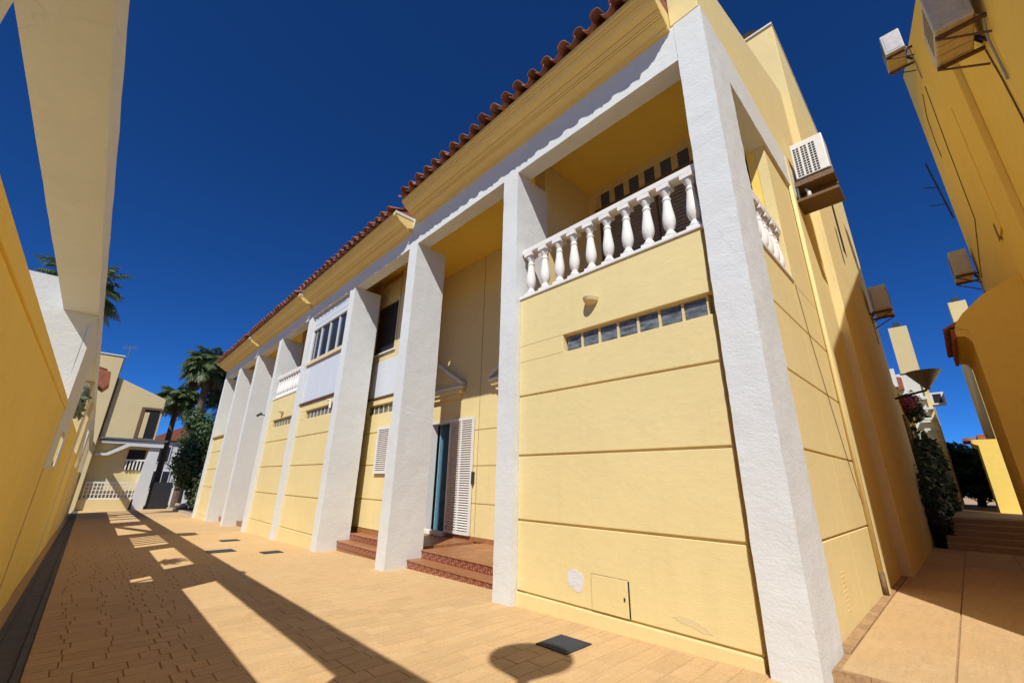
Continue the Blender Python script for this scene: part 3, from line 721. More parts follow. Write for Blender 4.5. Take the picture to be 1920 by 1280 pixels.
# ------------------------------------------------------------------ wall lamps
def wall_lamp(x, z, lab, y=YP):
    t = thing('wall_lamp', (x, y, z), lab, 'lamp', 'small half-bowl wall lamps painted like the wall')
    m = MB(); n = 10
    ringt = [Vector((x + 0.105 * math.cos(math.pi * i / n), y - 0.003 - 0.15 * math.sin(math.pi * i / n), z + 0.02)) for i in range(n + 1)]
    ringm = [Vector((x + 0.095 * math.cos(math.pi * i / n), y - 0.003 - 0.13 * math.sin(math.pi * i / n), z - 0.025)) for i in range(n + 1)]
    ringb = [Vector((x + 0.055 * math.cos(math.pi * i / n), y - 0.003 - 0.07 * math.sin(math.pi * i / n), z - 0.06)) for i in range(n + 1)]
    k = len(m.v); m.v += ringt + ringm + ringb
    for r in range(2):
        for i in range(n): m.f.append((k + r * (n + 1) + i, k + r * (n + 1) + i + 1, k + (r + 1) * (n + 1) + i + 1, k + (r + 1) * (n + 1) + i))
    m.f.append(tuple(range(k, k + n + 1))[::-1]); m.f.append(tuple(range(k + 2 * (n + 1), k + 3 * (n + 1))))
    m.build('bowl', 'cream', t)
    B('back_plate', 'cream', t, x - 0.08, x + 0.08, y - 0.012, y - 0.001, z - 0.05, z + 0.035)
wall_lamp(-2.93, 3.70, 'small cream half-bowl lamp above the glass-block strip under the near balcony')
wall_lamp(-15.75, 3.55, 'tiny cream wall lamp above the glass-block strip under the far balcony')
# security camera on the far pillar
t = thing('security_camera', (PX(5) + 0.1, YF, 3.55), 'small black security camera on a white pillar halfway down the row', 'camera')
cx = PX(5) + 0.05
MB().tube([(cx, YF - 0.003, 3.6), (cx - 0.10, YF - 0.14, 3.62)], 0.02).build('arm', 'iron', t)
MB().tube([(cx - 0.06, YF - 0.10, 3.66), (cx - 0.16, YF - 0.22, 3.56)], 0.042).build('housing', 'iron', t)

# ------------------------------------------------------------------ air conditioners
def grille(t, x0, x1, y, z0, z1, ny, nz, mat='dark'):
    me = MB().box(0, (x1 - x0) / ny * 0.72, -0.004, 0.0, 0, (z1 - z0) / nz * 0.62).mesh('grille_slot', mat, Vector((0, 0, 0)))
    for i in range(ny):
        for j in range(nz): place('grille_slot', me, t, (x0 + (x1 - x0) * i / ny, y - 0.001, z0 + (z1 - z0) * j / nz))
t = thing('air_conditioner', (-0.72, 8.3, 6.85), 'white air conditioner with dark grille on the side of the nearest house', 'air conditioner', 'wall-mounted air conditioners')
ca = MB().box(-0.985, -0.47, 8.28, 8.75, 6.90, 7.68).build('casing', 'enamel', t, bevel=0.015)
for i in range(3): grille(ca, -0.945 + i * 0.125, -0.945 + i * 0.125 + 0.105, 8.28, 6.93, 7.58, 2, 12)
B('tray', 'dark', t, -0.99, -0.45, 8.30, 8.75, 6.84, 6.895)
MB().box(-1.05, -0.44, 8.26, 8.32, 6.74, 6.795).build('bracket', 'wood', t); MB().box(-1.05, -0.44, 8.66, 8.72, 6.74, 6.795).build('bracket', 'wood', t)
MB().box(-1.05, -0.44, 8.26, 8.74, 6.796, 6.839).build('shelf', 'wood', t)
sh2 = MB().box(-1.05, -0.42, 8.24, 8.78, 6.40, 6.45).build('drip_shelf', 'wood', t)
MB().tube([(-1.02, 8.30, 6.45), (-1.02, 8.30, 6.74)], 0.03).build('pipe', 'iron', t)
MB().tube([(-0.88, 8.38, 6.46), (-0.86, 8.38, 6.60), (-0.90, 8.38, 6.70)], 0.045, 8, 0.02).build('drain_bottle', 'enamel', t, smooth=True)
def ac_side(x0, x1, y0, y1, z0, z1, lab, wallx, near=True):
    t = thing('air_conditioner', ((x0 + x1) / 2, y0, z0), lab, 'air conditioner', 'wall-mounted air conditioners')
    c = MB().box(x0, x1, y0, y1, z0, z1).build('casing', 'acgrey', t, bevel=0.02)
    B('base_pan', 'canvas', c, x0 + 0.02, x1 - 0.02, y0 + 0.03, y1 - 0.03, z0 - 0.012, z0 - 0.001)
    B('side_panel', 'acgrey', c, x0 + 0.05, x1 - 0.06, y0 - 0.008, y0 - 0.001, z0 + 0.06, z1 - 0.06, bevel=0.004)
    for yy in (y0 + 0.10, y1 - 0.10):
        a, b = (min(x0, wallx), max(x1, wallx))
        MB().box(a + (0.0 if wallx > x1 else 0.002), b - 0.002, yy - 0.02, yy + 0.02, z0 - 0.06, z0 - 0.014).build('bracket', 'rust', t)
        MB().tube([(wallx - 0.02 if wallx > x1 else wallx + 0.02, yy, z0 - 0.32), ((x0 if wallx > x1 else x1), yy, z0 - 0.05)], 0.015).build('strut', 'rust', t)
    for q in range(4): B('seam', 'metalgrey', c, x0 + 0.03, x1 - 0.03, y0 + 0.12 + q * (y1 - y0 - 0.24) / 3.2, y0 + 0.128 + q * (y1 - y0 - 0.24) / 3.2, z0 - 0.0155, z0 - 0.0125)
    for q in range(6): B('louvre', 'metalgrey', c, x0 - 0.006 if wallx > x1 else x1 + 0.001, x0 - 0.001 if wallx > x1 else x1 + 0.006, y0 + 0.08, y1 - 0.25, z0 + 0.08 + q * (z1 - z0 - 0.16) / 6, z0 + 0.12 + q * (z1 - z0 - 0.16) / 6)
    MB().tube([((x1 - 0.05 if wallx > x1 else x0 + 0.05), y0 + 0.05, z0 + 0.1), ((x1 + 0.06 if wallx > x1 else x0 - 0.05), y0 + 0.12, z0 - 0.05), (wallx - 0.03 if wallx > x1 else wallx + 0.03, y0 + 0.3, z0 - 0.25), (wallx - 0.02 if wallx > x1 else wallx + 0.02, y0 + 0.35, z0 - 0.9)], 0.013, 6).build('hose', 'curtain', t, smooth=True)
    MB().tube([((x1 if wallx > x1 else x0), y1 - 0.15, z0 + 0.2), (wallx, y1 - 0.12, z0 + 0.05)], 0.025).build('pipe', 'iron', t)
    MB().tube([((x1 if wallx > x1 else x0), y1 - 0.25, z0 + 0.15), (wallx, y1 - 0.3, z0 - 0.1)], 0.02).build('pipe', 'iron', t)
    return t
RX = 1.45
ac_side(0.99, 1.36, 6.62, 7.42, 7.10, 7.75, 'large grey air conditioner overhead at the top right corner, on rusty brackets', RX)
ac_side(0.95, 1.33, 12.35, 13.15, 12.10, 12.75, 'high air conditioner at the sky edge of the right building', RX)
ac_side(1.00, 1.36, 15.65, 16.45, 6.95, 7.65, 'dark air conditioner lowest on the right building, above the lean-to roof', RX)
t = ac_side(-0.80, -0.40, 15.0, 15.8, 6.22, 6.95, 'far dark air conditioner on the tall block behind the nearest house', -0.91)
grille(t, -0.76, -0.48, 15.0, 6.3, 6.85, 3, 8)

# ------------------------------------------------------------------ left patio wall
Lw = thing('patio_wall', (-7, -0.5, zg(-7)), 'tall golden patio wall on the left with white piers and a long overhead beam', 'wall')
Y0, Y1 = -0.69, -0.385
TOP, BZ, BT = 2.19, 3.25, 3.49
def wseg(name, x0, x1, z1, mat, y0=Y0, y1=Y1 , z0=-1.5): return MB().box(x0, x1, y0, y1, z0, z1).build(name, mat, Lw, bevel=0.012)
wseg('wall', -7.0, 3.0, TOP, 'shade_gold', -0.60, -0.391)
MB().box(-6.999, 3.0, -0.62, -0.378, TOP - 0.09, TOP + 0.006).build('coping', 'shade_gold', Lw, bevel=0.01)
MB().roughbox(-44, 3.0, Y0, Y1, BZ, BT, 0.3, 0.004).build('beam', 'white', Lw)
# pier with small opening
hx0, hx1, hz0, hz1 = -8.70, -8.02, 1.50, 1.93
for dims in ((hx1, -7.001, -1.5, BZ - 0.002), (-9.12, hx0, -1.5, BZ - 0.002), (hx0, hx1, -1.5, hz0), (hx0, hx1, hz1, BZ - 0.002)):
    MB().box(dims[0], dims[1], Y0 + 0.25, Y1 - 0.004, dims[2], dims[3]).build('pier', 'shade_gold' if dims[3] < 1.6 else 'white', Lw)
MB().box(-9.12, -7.002, Y1 - 0.0035, Y1 + 0.004, -1.4, 1.45).build('pier_render', 'shade_gold', Lw)
B('opening_bar', 'shade_gold', Lw, -8.42, -8.35, Y0 + 0.26, Y1 - 0.005, hz0, hz1)
MB().roughbox(-7.26, -7.003, -3.0, Y0 + 0.249, -1.5, 3.63, 0.2, 0.006).build('cross_wall', 'white', Lw)
wseg('wall', -12.35, -9.121, TOP, 'shade_gold', -0.60, -0.391)
wseg('pier', -13.2, -12.351, BZ - 0.002, 'cream', -0.66, -0.388)
wseg('wall', -16.2, -13.201, 1.9, 'shade_gold', -0.60, -0.391)
for q in range(5): wseg('pier', -13.9 - q * 0.5, -13.78 - q * 0.5, BZ - 0.002, 'white', -0.60, -0.45, 1.901)
wseg('pier', -17.4, -16.201, BZ - 0.002, 'cream', -0.66, -0.388)
wseg('wall', -21.5, -17.401, 1.6, 'shade_gold', -0.60, -0.391)
wseg('pier', -24.0, -21.501, BZ - 0.002, 'white', -0.66, -0.388)
wseg('wall', -36, -24.001, 1.5, 'shade_gold', -0.60, -0.391)
for q in range(5): wseg('pier', -26.8 - q * 2.2, -26.3 - q * 2.2, BZ - 0.002, 'cream', -0.60, -0.40, 1.501)
wseg('post', -2.02, -1.70, BZ - 0.002, 'white', -0.68, -0.60, 2.2)
# plant box on the wall
def leaves(mb, center, radii, n, size, seed, flat=False, up=0.25, shell=0.55):
    rnd = random.Random(seed); c = Vector(center)
    for _ in range(n):
        while True:
            p = Vector((rnd.uniform(-1, 1), rnd.uniform(-1, 1), rnd.uniform(-1, 1)))
            if shell * rnd.random() < p.length <= 1: break
        f = 0.72 + 0.5 * noise.noise(p * 2.2 + Vector((seed, 0, 0)))
        q = c + Vector((p.x * radii[0], p.y * radii[1], p.z * radii[2])) * f
        nrm = (p + Vector((rnd.gauss(0, .5), rnd.gauss(0, .5), rnd.gauss(up, .5)))).normalized()
        a = nrm.orthogonal().normalized(); a.rotate(Matrix.Rotation(rnd.uniform(0, 6.28), 3, nrm)); b = nrm.cross(a)
        s = size * rnd.uniform(0.6, 1.3)
        mb.quad(q - a * s, q + b * s * 0.45 - a * s * 0.1, q + a * s * 1.0, q - b * s * 0.45 - a * s * 0.1)
pl = thing('trailing_plant', (-10.0, -0.45, 2.2), 'silvery green plant growing over the left wall beyond the first pier', 'plant')
m = MB(); leaves(m, (-10.0, -0.44, 2.52), (0.55, 0.16, 0.38), 420, 0.065, 3); m.build('foliage', 'silver', pl)
MB().tube([(-10.0, -0.47, 2.19), (-10.02, -0.45, 2.45), (-9.9, -0.44, 2.7)], 0.015).build('stem', 'bark', pl)
# tiled gate canopy further along
gc = thing('gate_canopy', (-15, -0.4, 3.5), 'small red-tiled gate canopy under the white beam on the left', 'canopy')
MB().prism([(-0.80, 4.10), (-0.24, 3.96), (-0.20, 3.66), (-0.30, 3.52), (-0.42, 3.60), (-0.46, 3.9), (-0.80, 4.02)], 'x', -15.9, -15.0).build('roof', 'roofslab', gc)
ct = arc_tile(0.06, 0.05, 0.46, True).mesh('roof_tile', 'tile', Vector((0, 0, 0)), True)
for i in range(6):
    place('roof_tile', ct, gc, (-15.08 - i * 0.15, -0.78, 4.10), (-0.25, 0, 0))
MB().box(-15.9, -15.0, -0.80, -0.69, 3.51, 4.09).build('support', 'cream', gc)
# sign on the left
sg = thing('notice', (-30, -0.36, 1.3), 'small pale notice fixed to the far end of the left wall', 'sign')
B('board', 'curtain', sg, -30.3, -29.7, -0.389, -0.34, 1.0, 1.9)
B('print', 'iron', sg, -30.2, -29.8, -0.3395, -0.337, 1.5, 1.6); B('print', 'iron', sg, -30.2, -29.85, -0.3395, -0.337, 1.25, 1.33)
# white stair parapet beyond
sp = thing('stair_parapet', (-20, -0.3, 1.0), 'white sloping stair parapet beyond the plant on the left wall', 'parapet')
MB().prism([(-21.4, 1.62), (-17.5, 2.75), (-17.5, 3.05), (-21.4, 1.9)], 'y', -0.50, -0.386).build('parapet', 'white', sp)

# ------------------------------------------------------------------ street lamp whose shadow lies on the walkway
def funnel_lamp(base, H, r, lab, up=0.52, wall=None):
    t = thing('street_lamp', base, lab, 'street lamp', 'funnel-shaped street lamps'); b = Vector(base)
    if wall is not None:
        MB().tube([b + Vector((0, 0, H - up + 0.05)), b + Vector((-0.05, 0, H - up - 0.02)), b + Vector((-0.3, 0, H - up - 0.07)), (wall, b.y, b.z + H - up - 0.17)], 0.03, 8).build('arm', 'iron', t, smooth=True)
    else:
        MB().tube([b, b + Vector((0, 0, H - up + 0.05))], 0.045, 12).build('pole', 'iron', t, smooth=True)
    MB().lathe([(0.05, H - up), (0.06, H - up + 0.05), (r * 0.98, H - 0.02), (r, H - 0.015), (r, H), (r * 0.5, H + 0.03)], b, 28).build('shade', 'metalgrey', t)
    if wall is None: MB().lathe([(0.09, 0), (0.09, 0.04), (0.06, 0.3)], b, 12).build('foot', 'iron', t)
    return t
zl = zg(-2.93); Hl = 4.60
funnel_lamp((-2.93 + SX * Hl / SZ, 3.08 - Hl / SZ, zg(-0.5)), Hl, 0.37, 'funnel street lamp standing against the left wall, its round shadow on the walkway')

# ------------------------------------------------------------------ side path
PZ = 0.10
path = MB().box(-1.12, 4.5, 4.40, 15.0, -1.6, PZ - 0.012).build('side_path', 'joint'); tag(path, kind='structure')
ys = [4.45, 5.45, 6.52, 7.6, 8.7, 9.8, 10.9, 12.0, 13.1, 14.2, 15.0]
xs_ = [-0.985, -0.37, 0.35, 1.07, 1.79, 2.6, 3.5, 4.5]
for i in range(len(xs_) - 1):
    for j in range(len(ys) - 1):
        if xs_[i] > 1.4 and ys[j] > 4.8: continue
        MB().box(xs_[i] + 0.006, xs_[i + 1] - 0.006, ys[j] + 0.004, ys[j + 1] - 0.004, PZ - 0.02, PZ + random.uniform(-0.002, 0.002)).build('paving_slab', 'slab', path, at=(xs_[i], ys[j], PZ), bevel=0.005)
# brick edging along the foot of the house and the step front
em = MB().box(0.002, 0.115, 0.002, 0.215, -0.02, 0.004).mesh('edging_brick', 'edging', Vector((0, 0, 0)))
for i in range(22): place('edging_brick', em, path, (-1.105, 4.92 + i * 0.218, PZ))
em2 = MB().box(0.002, 0.215, 0.002, 0.05, -0.25, 0.004).mesh('edging_brick', 'edging', Vector((0, 0, 0)))
for i in range(24): place('edging_brick', em2, path, (-1.01 + i * 0.218, 4.395, PZ))
# steps at the end of the path
stp = MB(); stairs = thing('stone_steps', (0.3, 15.2, 0.1), 'dark stone steps rising at the end of the side alley', 'steps')
for i in range(5): B('step', 'slab', stairs, -0.65, 3.0, 15.001 + i * 0.42, 15.421 + i * 0.42, -0.5, 0.10 + (i + 1) * 0.125)
terr = MB().box(-8, 9, 17.102, 60, -0.5, 0.74).build('upper_terrace', 'slab'); tag(terr, kind='structure')

# ------------------------------------------------------------------ right-hand building
Rb = thing('tall_house', (3.5, 8, 0), 'tall golden house on the right, seen from below with its air conditioners', 'house')
rk = lambda y: 8.35 + 0.52 * (y - 4.8)
MB().prism([(4.8, -0.5), (16.2, -0.5), (16.2, rk(16.2)), (4.8, rk(4.8))], 'x', RX, 4.5).build('wall', 'shade_gold', Rb, bevel=0.02)
MB().prism([(8.95, 4.5), (10.2, 4.5), (10.2, rk(10.2) - 0.3), (8.95, rk(8.95) - 0.3)], 'x', RX - 0.09, RX - 0.001).build('pilaster', 'shade_gold', Rb, bevel=0.008)
MB().box(RX - 0.03, RX - 0.001, 10.75, 11.3, 5.9, 8.7).build('wall_strip', 'shade_gold', Rb)
B('vent', 'wood', Rb, RX - 0.035, RX - 0.0305, 11.15, 11.3, 5.85, 6.2)
MB().tube([(RX - 0.012, 7.3, 7.0), (RX - 0.012, 7.2, 6.4), (RX - 0.012, 7.15, 5.7), (RX - 0.012, 7.3, 5.0), (RX - 0.012, 7.3, 4.0)], 0.008, 6).build('cable', 'rust', Rb)
MB().tube([(RX - 0.012, 12.8, 11.0), (RX - 0.012, 13.05, 9.2), (RX - 0.012, 13.2, 7.3), (RX - 0.012, 15.0, 6.9), (RX - 0.012, 15.6, 6.7)], 0.008, 6).build('cable', 'rust', Rb)
MB().tube([(RX - 0.012, 13.6, 11.4), (RX - 0.012, 14.4, 11.2), (RX - 0.012, 14.6, 10.4), (RX - 0.012, 14.5, 9.9)], 0.008, 6).build('cable', 'rust', Rb)
an = thing('aerial', (1.40, 16.2, 9.0), 'thin dark aerial sticking out from the edge of the tall right house', 'aerial')
MB().tube([(1.40, 16.28, 8.9), (1.28, 16.6, 11.1)], 0.02, 6).build('mast', 'iron', an)
for q in (0.25, 0.55): MB().tube([(1.40 - 0.12 * q, 16.3 + 0.3 * q, 8.9 + 2.2 * q), (1.05, 16.4, 8.9 + 2.2 * q + 0.1)], 0.014, 6).build('element', 'iron', an)
# lean-to against it
An = thing('lean_to', (1.0, 11, 0), 'golden lean-to with curved cornice and tiled eave against the tall right house', 'lean-to')
MB().prism([(RX - 0.002, -0.4), (RX - 0.002, 4.93), (0.93, 4.67), (0.66, 4.40), (0.63, 4.36), (0.63, -0.4)], 'y', 11.0, 13.6).build('wall', 'shade_gold', An)
MB().prism([(0.629, 4.37), (0.50, 4.30), (0.46, 4.28), (0.455, 4.12), (0.56, 4.10), (0.60, 4.04), (0.629, 3.96)], 'y', 11.002, 13.6).build('cornice', 'shade_gold', An)
lr = MB().prism([(0.36, 4.30), (0.47, 4.36), (0.64, 4.50), (0.93, 4.74), (RX - 0.003, 5.02), (RX - 0.003, 4.94), (0.93, 4.68), (0.46, 4.31)], 'y', 11.01, 13.6).build('roof', 'roofslab', An)
lt = arc_tile(0.075, 0.065, 0.30, True).mesh('roof_tile', 'tile', Vector((0, 0, 0)), True)
for i in range(11): place('roof_tile', lt, lr, (0.34, 11.1 + i * 0.23, 4.26), (0.5, 0, -math.pi / 2))
B('eave_board', 'roofslab', An, 0.40, 0.454, 11.005, 13.6, 4.08, 4.27)
MB().prism([(RX - 0.004, 5.06), (0.93, 4.80), (0.62, 4.52), (0.50, 4.36), (0.47, 4.29), (0.629, 4.2), (0.629, -0.4), (RX - 0.004, -0.4)][::-1], 'y', 10.96, 10.998).build('end_wall', 'shade_gold', An)
# houses further along the alley
Fh = thing('alley_house', (2.5, 24, 0.7), 'far yellow house with white corner pipe at the end of the alley', 'house')
MB().prism([(1.01, 0.74), (6, 0.74), (6, 6.9), (1.01, 6.9)], 'y', 22, 29).build('wall', 'yellow', Fh)
MB().tube([(1.41, 21.88, 0.75), (1.41, 21.88, 6.6)], 0.075).build('downpipe', 'enamel', Fh)
fc = MB().box(1.10, 1.64, 25.0, 25.7, 6.0, 9.1).build('chimney', 'cream', Fh, bevel=0.01)
B('cowl', 'iron', fc, 1.26, 1.48, 25.2, 25.5, 9.101, 9.35)
MB().prism([(0.55, 0.74), (1.008, 0.74), (1.008, 3.1), (0.40, 3.1), (0.40, 2.98), (0.55, 2.9)], 'y', 21.9, 24).build('porch_wall', 'shade_gold', Fh)
B('coping', 'roofslab', Fh, 0.22, 0.55, 22.3, 24, 3.101, 3.2); B('coping', 'roofslab', Fh, 0.6, 0.85, 22.3, 24, 3.101, 3.3)
Wh = thing('white_house', (-1.0, 25, 0.7), 'far white house with tall cream chimney beyond the vine', 'house')
MB().box(-3.0, -0.42, 24.5, 30, 0.74, 6.2).build('wall', 'white', Wh)
MB().box(-0.419, -0.30, 24.4, 30, 0.74, 5.9).build('wall_return', 'yellow', Wh)
stk = MB().box(-0.98, -0.36, 24.45, 25.1, 6.201, 8.3).build('chimney', 'cream', Wh); B('cowl', 'iron', stk, -0.80, -0.58, 24.6, 24.9, 8.301, 8.55)
MB().prism([(-3.0, 5.5), (-1.0, 5.5), (-1.0, 6.0), (-3.0, 6.6)], 'y', 24.2, 24.49).build('roof', 'roofslab', Wh)
wv = B('window', 'enamel', Wh, -2.0, -1.15, 24.1, 24.19, 5.6, 6.4); B('pane', 'glass', wv, -1.9, -1.55, 24.08, 24.099, 5.7, 6.3)
MB().box(-1.5, -0.4, 24.3, 24.495, 5.0, 5.12).build('moulding', 'white', Wh)
for i in range(9): MB().box(-0.75, -0.29, 24.2 , 24.395, 1.2 + i * 0.42, 1.28 + i * 0.42).build('ledge', 'white', Wh)
t = thing('air_conditioner', (-0.2, 24.4, 4.9), 'tiny white air conditioner on the far white house', 'air conditioner', 'wall-mounted air conditioners')
B('casing', 'enamel', t, -0.299, 0.12, 24.4, 24.9, 4.75, 5.25); B('grille', 'dark', t, -0.22, 0.03, 24.39, 24.399, 4.82, 5.18)
funnel_lamp((-0.19, 16.0, 4.02), 0.50, 0.37, 'funnel street lamp with wide metal shade on a wall arm down the alley', 0.50, wall=-0.915)
# vine-covered wall and shutters on the alley's left
Vw = thing('alley_wall', (-1.0, 18, 0), 'dark wall with brown shutter under the vine along the alley', 'wall')
MB().box(-1.6, -0.95, 17.031, 24.0, -0.5, 4.6).build('wall', 'shade_gold', Vw)
sh = MB().box(-0.949, -0.90, 17.6, 19.0, 2.2, 3.6).build('shutter', 'wood', Vw)
for i in range(8): B('slat', 'rust', sh, -0.899, -0.885, 17.7, 18.9, 2.3 + i * 0.16, 2.40 + i * 0.16)
vn = thing('climbing_vine', (-0.8, 16, 0.1), 'dense dark vine and shrubs at the foot of the alley wall', 'vine')
m = MB(); leaves(m, (-0.78, 16.4, 0.9), (0.42, 1.5, 1.5), 1500, 0.10, 11); leaves(m, (-0.75, 18.5, 1.6), (0.4, 2.0, 1.9), 1800, 0.11, 12); leaves(m, (-0.65, 21.5, 1.8), (0.45, 2.2, 2.2), 1600, 0.12, 13)
m.build('foliage', 'vine', vn)
MB().tube([(-0.85, 16.2, 0.0), (-0.82, 16.5, 1.0), (-0.85, 17.4, 2.2), (-0.88, 18.6, 3.2)], 0.05, 6, 0.02).build('stem', 'bark', vn)
bg_ = thing('bougainvillea', (-0.8, 19.5, 3.6), 'pink-flowering climber above the brown shutter in the alley', 'climber')
m = MB(); leaves(m, (-0.75, 19.3, 4.0), (0.4, 1.2, 0.6), 500, 0.09, 21); m.build('foliage', 'vine', bg_)
m = MB(); leaves(m, (-0.75, 18.6, 4.1), (0.35, 0.9, 0.4), 350, 0.07, 22); m.build('blossom', 'pinkleaf', bg_)
# ------------------------------------------------------------------ trees
def broadleaf(name, base, H, R, lab, n, size, seed, mat='leaf', cat='tree'):
    t = thing(name, base, lab, cat); b = Vector(base); rnd = random.Random(seed)
    tr = MB().tube([b, b + Vector((0.1, 0.05, H * 0.3)), b + Vector((0.0, 0.1, H * 0.55))], 0.16, 8, 0.09)
    cr = MB()
    for i in range(14):
        a = rnd.uniform(0, 6.28); rr = R * rnd.uniform(0.15, 0.65); zz = H * (0.22 + 0.66 * i / 13)
        c = b + Vector((rr * math.cos(a), rr * math.sin(a), zz))
        tr.tube([b + Vector((0, 0, H * 0.3)), (b + Vector((0, 0, H * 0.4)) + c) / 2, c], 0.06, 5, 0.015)
        leaves(cr, c, (R * 0.72, R * 0.72, H * 0.17), n // 14, size, seed * 13 + i)
    tr.build('trunk', 'bark', t); cr.build('crown', mat, t)
    return t
broadleaf('evergreen_tree', (0.25, 30, 0.7), 2.9, 1.35, 'dark evergreen tree at the far end of the alley', 4000, 0.16, 31)
broadleaf('evergreen_tree', (1.3, 29.5, 0.7), 2.6, 1.5, 'lower dark tree beside the far yellow alley house', 2600, 0.16, 32)
broadleaf('ficus_tree', (-35.5, 5.05, -0.8), 6.6, 1.55, 'dense dark green tree under the palms past the white row', 9500, 0.13, 41)
broadleaf('garden_shrub', (-31.5, 5.1, -0.8), 2.6, 0.8, 'leafy shrub in the garden bed at the end of the white row', 1500, 0.09, 42, cat='shrub')
def palm(base, H, lab, n, L, seed, droop=0.9, lean=(0, 0), tr=0.22):
    t = thing('palm_tree', base, lab, 'palm', 'palm trees behind the houses'); b = Vector(base); rnd = random.Random(seed)
    top = b + Vector((lean[0], lean[1], H))
    MB().tube([b, b.lerp(top, 0.4) + Vector((lean[0] * -0.1, 0, 0)), b.lerp(top, 0.75), top], tr * 1.2, 10, tr * 0.85).build('trunk', 'trunk', t)
    cr = MB(); dry = MB()
    for i in range(n):
        el = rnd.uniform(-0.75, 1.25); az = rnd.uniform(0, 6.283); LL = L * rnd.uniform(0.8, 1.1)
        mb = dry if el < -0.5 else cr
        d = Vector((math.cos(az) * math.cos(el), math.sin(az) * math.cos(el), math.sin(el)))
        p = top.copy(); side = d.cross(Vector((0, 0, 1))).normalized(); pts = []
        k = 11
        for s in range(k + 1):
            pts.append(p.copy()); d = (d + Vector((0, 0, -droop * 0.13 * (0.4 + s / k)))).normalized(); p = p + d * (LL / k)
        mb.tube(pts, 0.028, 4, 0.006)
        for s in range(2, k * 2 + 1):
            u = s / (k * 2); f = u * k; i0 = min(k - 1, int(f)); q = pts[i0].lerp(pts[i0 + 1], f - i0); dd = (pts[i0 + 1] - pts[i0]).normalized()
            ll = LL * 0.30 * math.sin(math.pi * min(1, 0.18 + u * 0.86)) + 0.08
            for sg_ in (-1, 1):
                e = (side * sg_ + dd * 0.75 + Vector((0, 0, rnd.uniform(-0.55, 0.15)))).normalized()
                mid = q + e * ll * 0.55; tip = q + e * ll + Vector((0, 0, -ll * 0.28)); wd = dd * 0.045
                mb.quad(q - wd * 0.6, q + wd * 0.6, mid + wd, tip, mid - wd)
    cr.build('crown', 'palm', t)
    if dry.v: dry.build('dead_fronds', 'palmdry', t)
palm((-40, 4.9, -0.8), 10.5, 'tallest palm, rising behind the far end of the white row', 140, 2.3, 51, droop=1.35, tr=0.26)
palm((-46, 4.0, -0.9), 8.7, 'shorter palm to the left of the tallest palm, above the orange roof', 105, 2.1, 52, droop=1.35, tr=0.2)
palm((-42.0, 6.6, -0.8), 8.6, 'palm mostly hidden behind the roof end of the white row', 50, 2.4, 53)
palm((-30, -2.6, -1.0), 11.6, 'palm crown behind the long overhead beam on the left', 46, 2.2, 54)

# ------------------------------------------------------------------ far end of the walkway
XF = -40.0
Fb = thing('gabled_building', (XF - 3, 1, -0.9), 'cream gabled building closing the far end of the walkway', 'building')
MB().prism([(-3.0, -1.3), (-0.21, -1.3), (-0.21, 9.3), (-3.0, 9.35)], 'x', XF - 6, XF + 0.25).build('tower_wall', 'cream', Fb, bevel=0.03)
B('coping', 'white', Fb, XF - 6, XF + 0.3, -3.0, -0.18, 9.36, 9.45)
MB().prism([(-0.208, 3.75), (2.75, 3.75), (2.75, 6.75), (-0.208, 7.95)], 'x', XF - 6, XF).build('gable_wall', 'cream', Fb, bevel=0.02)
B('shadow_gap_strip', 'wood', Fb, XF + 0.001, XF + 0.05, -0.207, -0.12, 3.8, 7.8)  # raised brown strip stands in for the shadow line beside the tower
MB().prism([(-0.208, -1.3), (2.9, -1.3), (2.9, 3.74), (-0.208, 3.74)], 'x', XF - 4, XF - 0.5).build('lower_wall', 'yellow', Fb)
MB().prism([(0.05, 3.45), (0.0, 3.62), (3.35, 3.72), (3.35, 3.30), (1.55, 3.32), (0.55, 2.65), (-0.1, 2.6), (-0.1, 2.75), (0.42, 2.8), (1.3, 3.45)], 'x', XF - 0.4, XF + 0.1).build('stair_canopy', 'white', Fb)
B('roof_edge', 'metalgrey', Fb, XF - 0.5, XF + 0.2, -0.1, 3.5, 3.721, 3.83)
MB().prism([(2.35, -1.3), (3.15, -1.3), (3.2, 3.29), (2.62, 3.29)], 'x', XF - 0.49, XF - 0.05).build('column', 'white', Fb)
bw = B('window', 'dark', Fb, XF - 0.499, XF - 0.44, 1.55, 2.5, 1.75, 3.1)
for i in range(5): MB().box(XF - 0.43, XF - 0.36, 1.58 + i * 0.19, 1.66 + i * 0.19, 1.75, 2.35).build('railing_post', 'baluster', bw)
B('rail', 'baluster', bw, XF - 0.43, XF - 0.35, 1.5, 2.6, 2.351, 2.45)
rw = B('window', 'dark', Fb, XF + 0.001, XF + 0.04, 1.75, 2.6, 3.9, 5.95)
MB().box(XF + 0.041, XF + 0.1, 1.55, 1.75, 3.84, 6.05).box(XF + 0.041, XF + 0.1, 1.751, 2.7, 5.9, 6.06).build('window_frame', 'wood', rw)
B('window_pane', 'cream', rw, XF + 0.042, XF + 0.08, 1.78, 2.05, 3.9, 5.7)
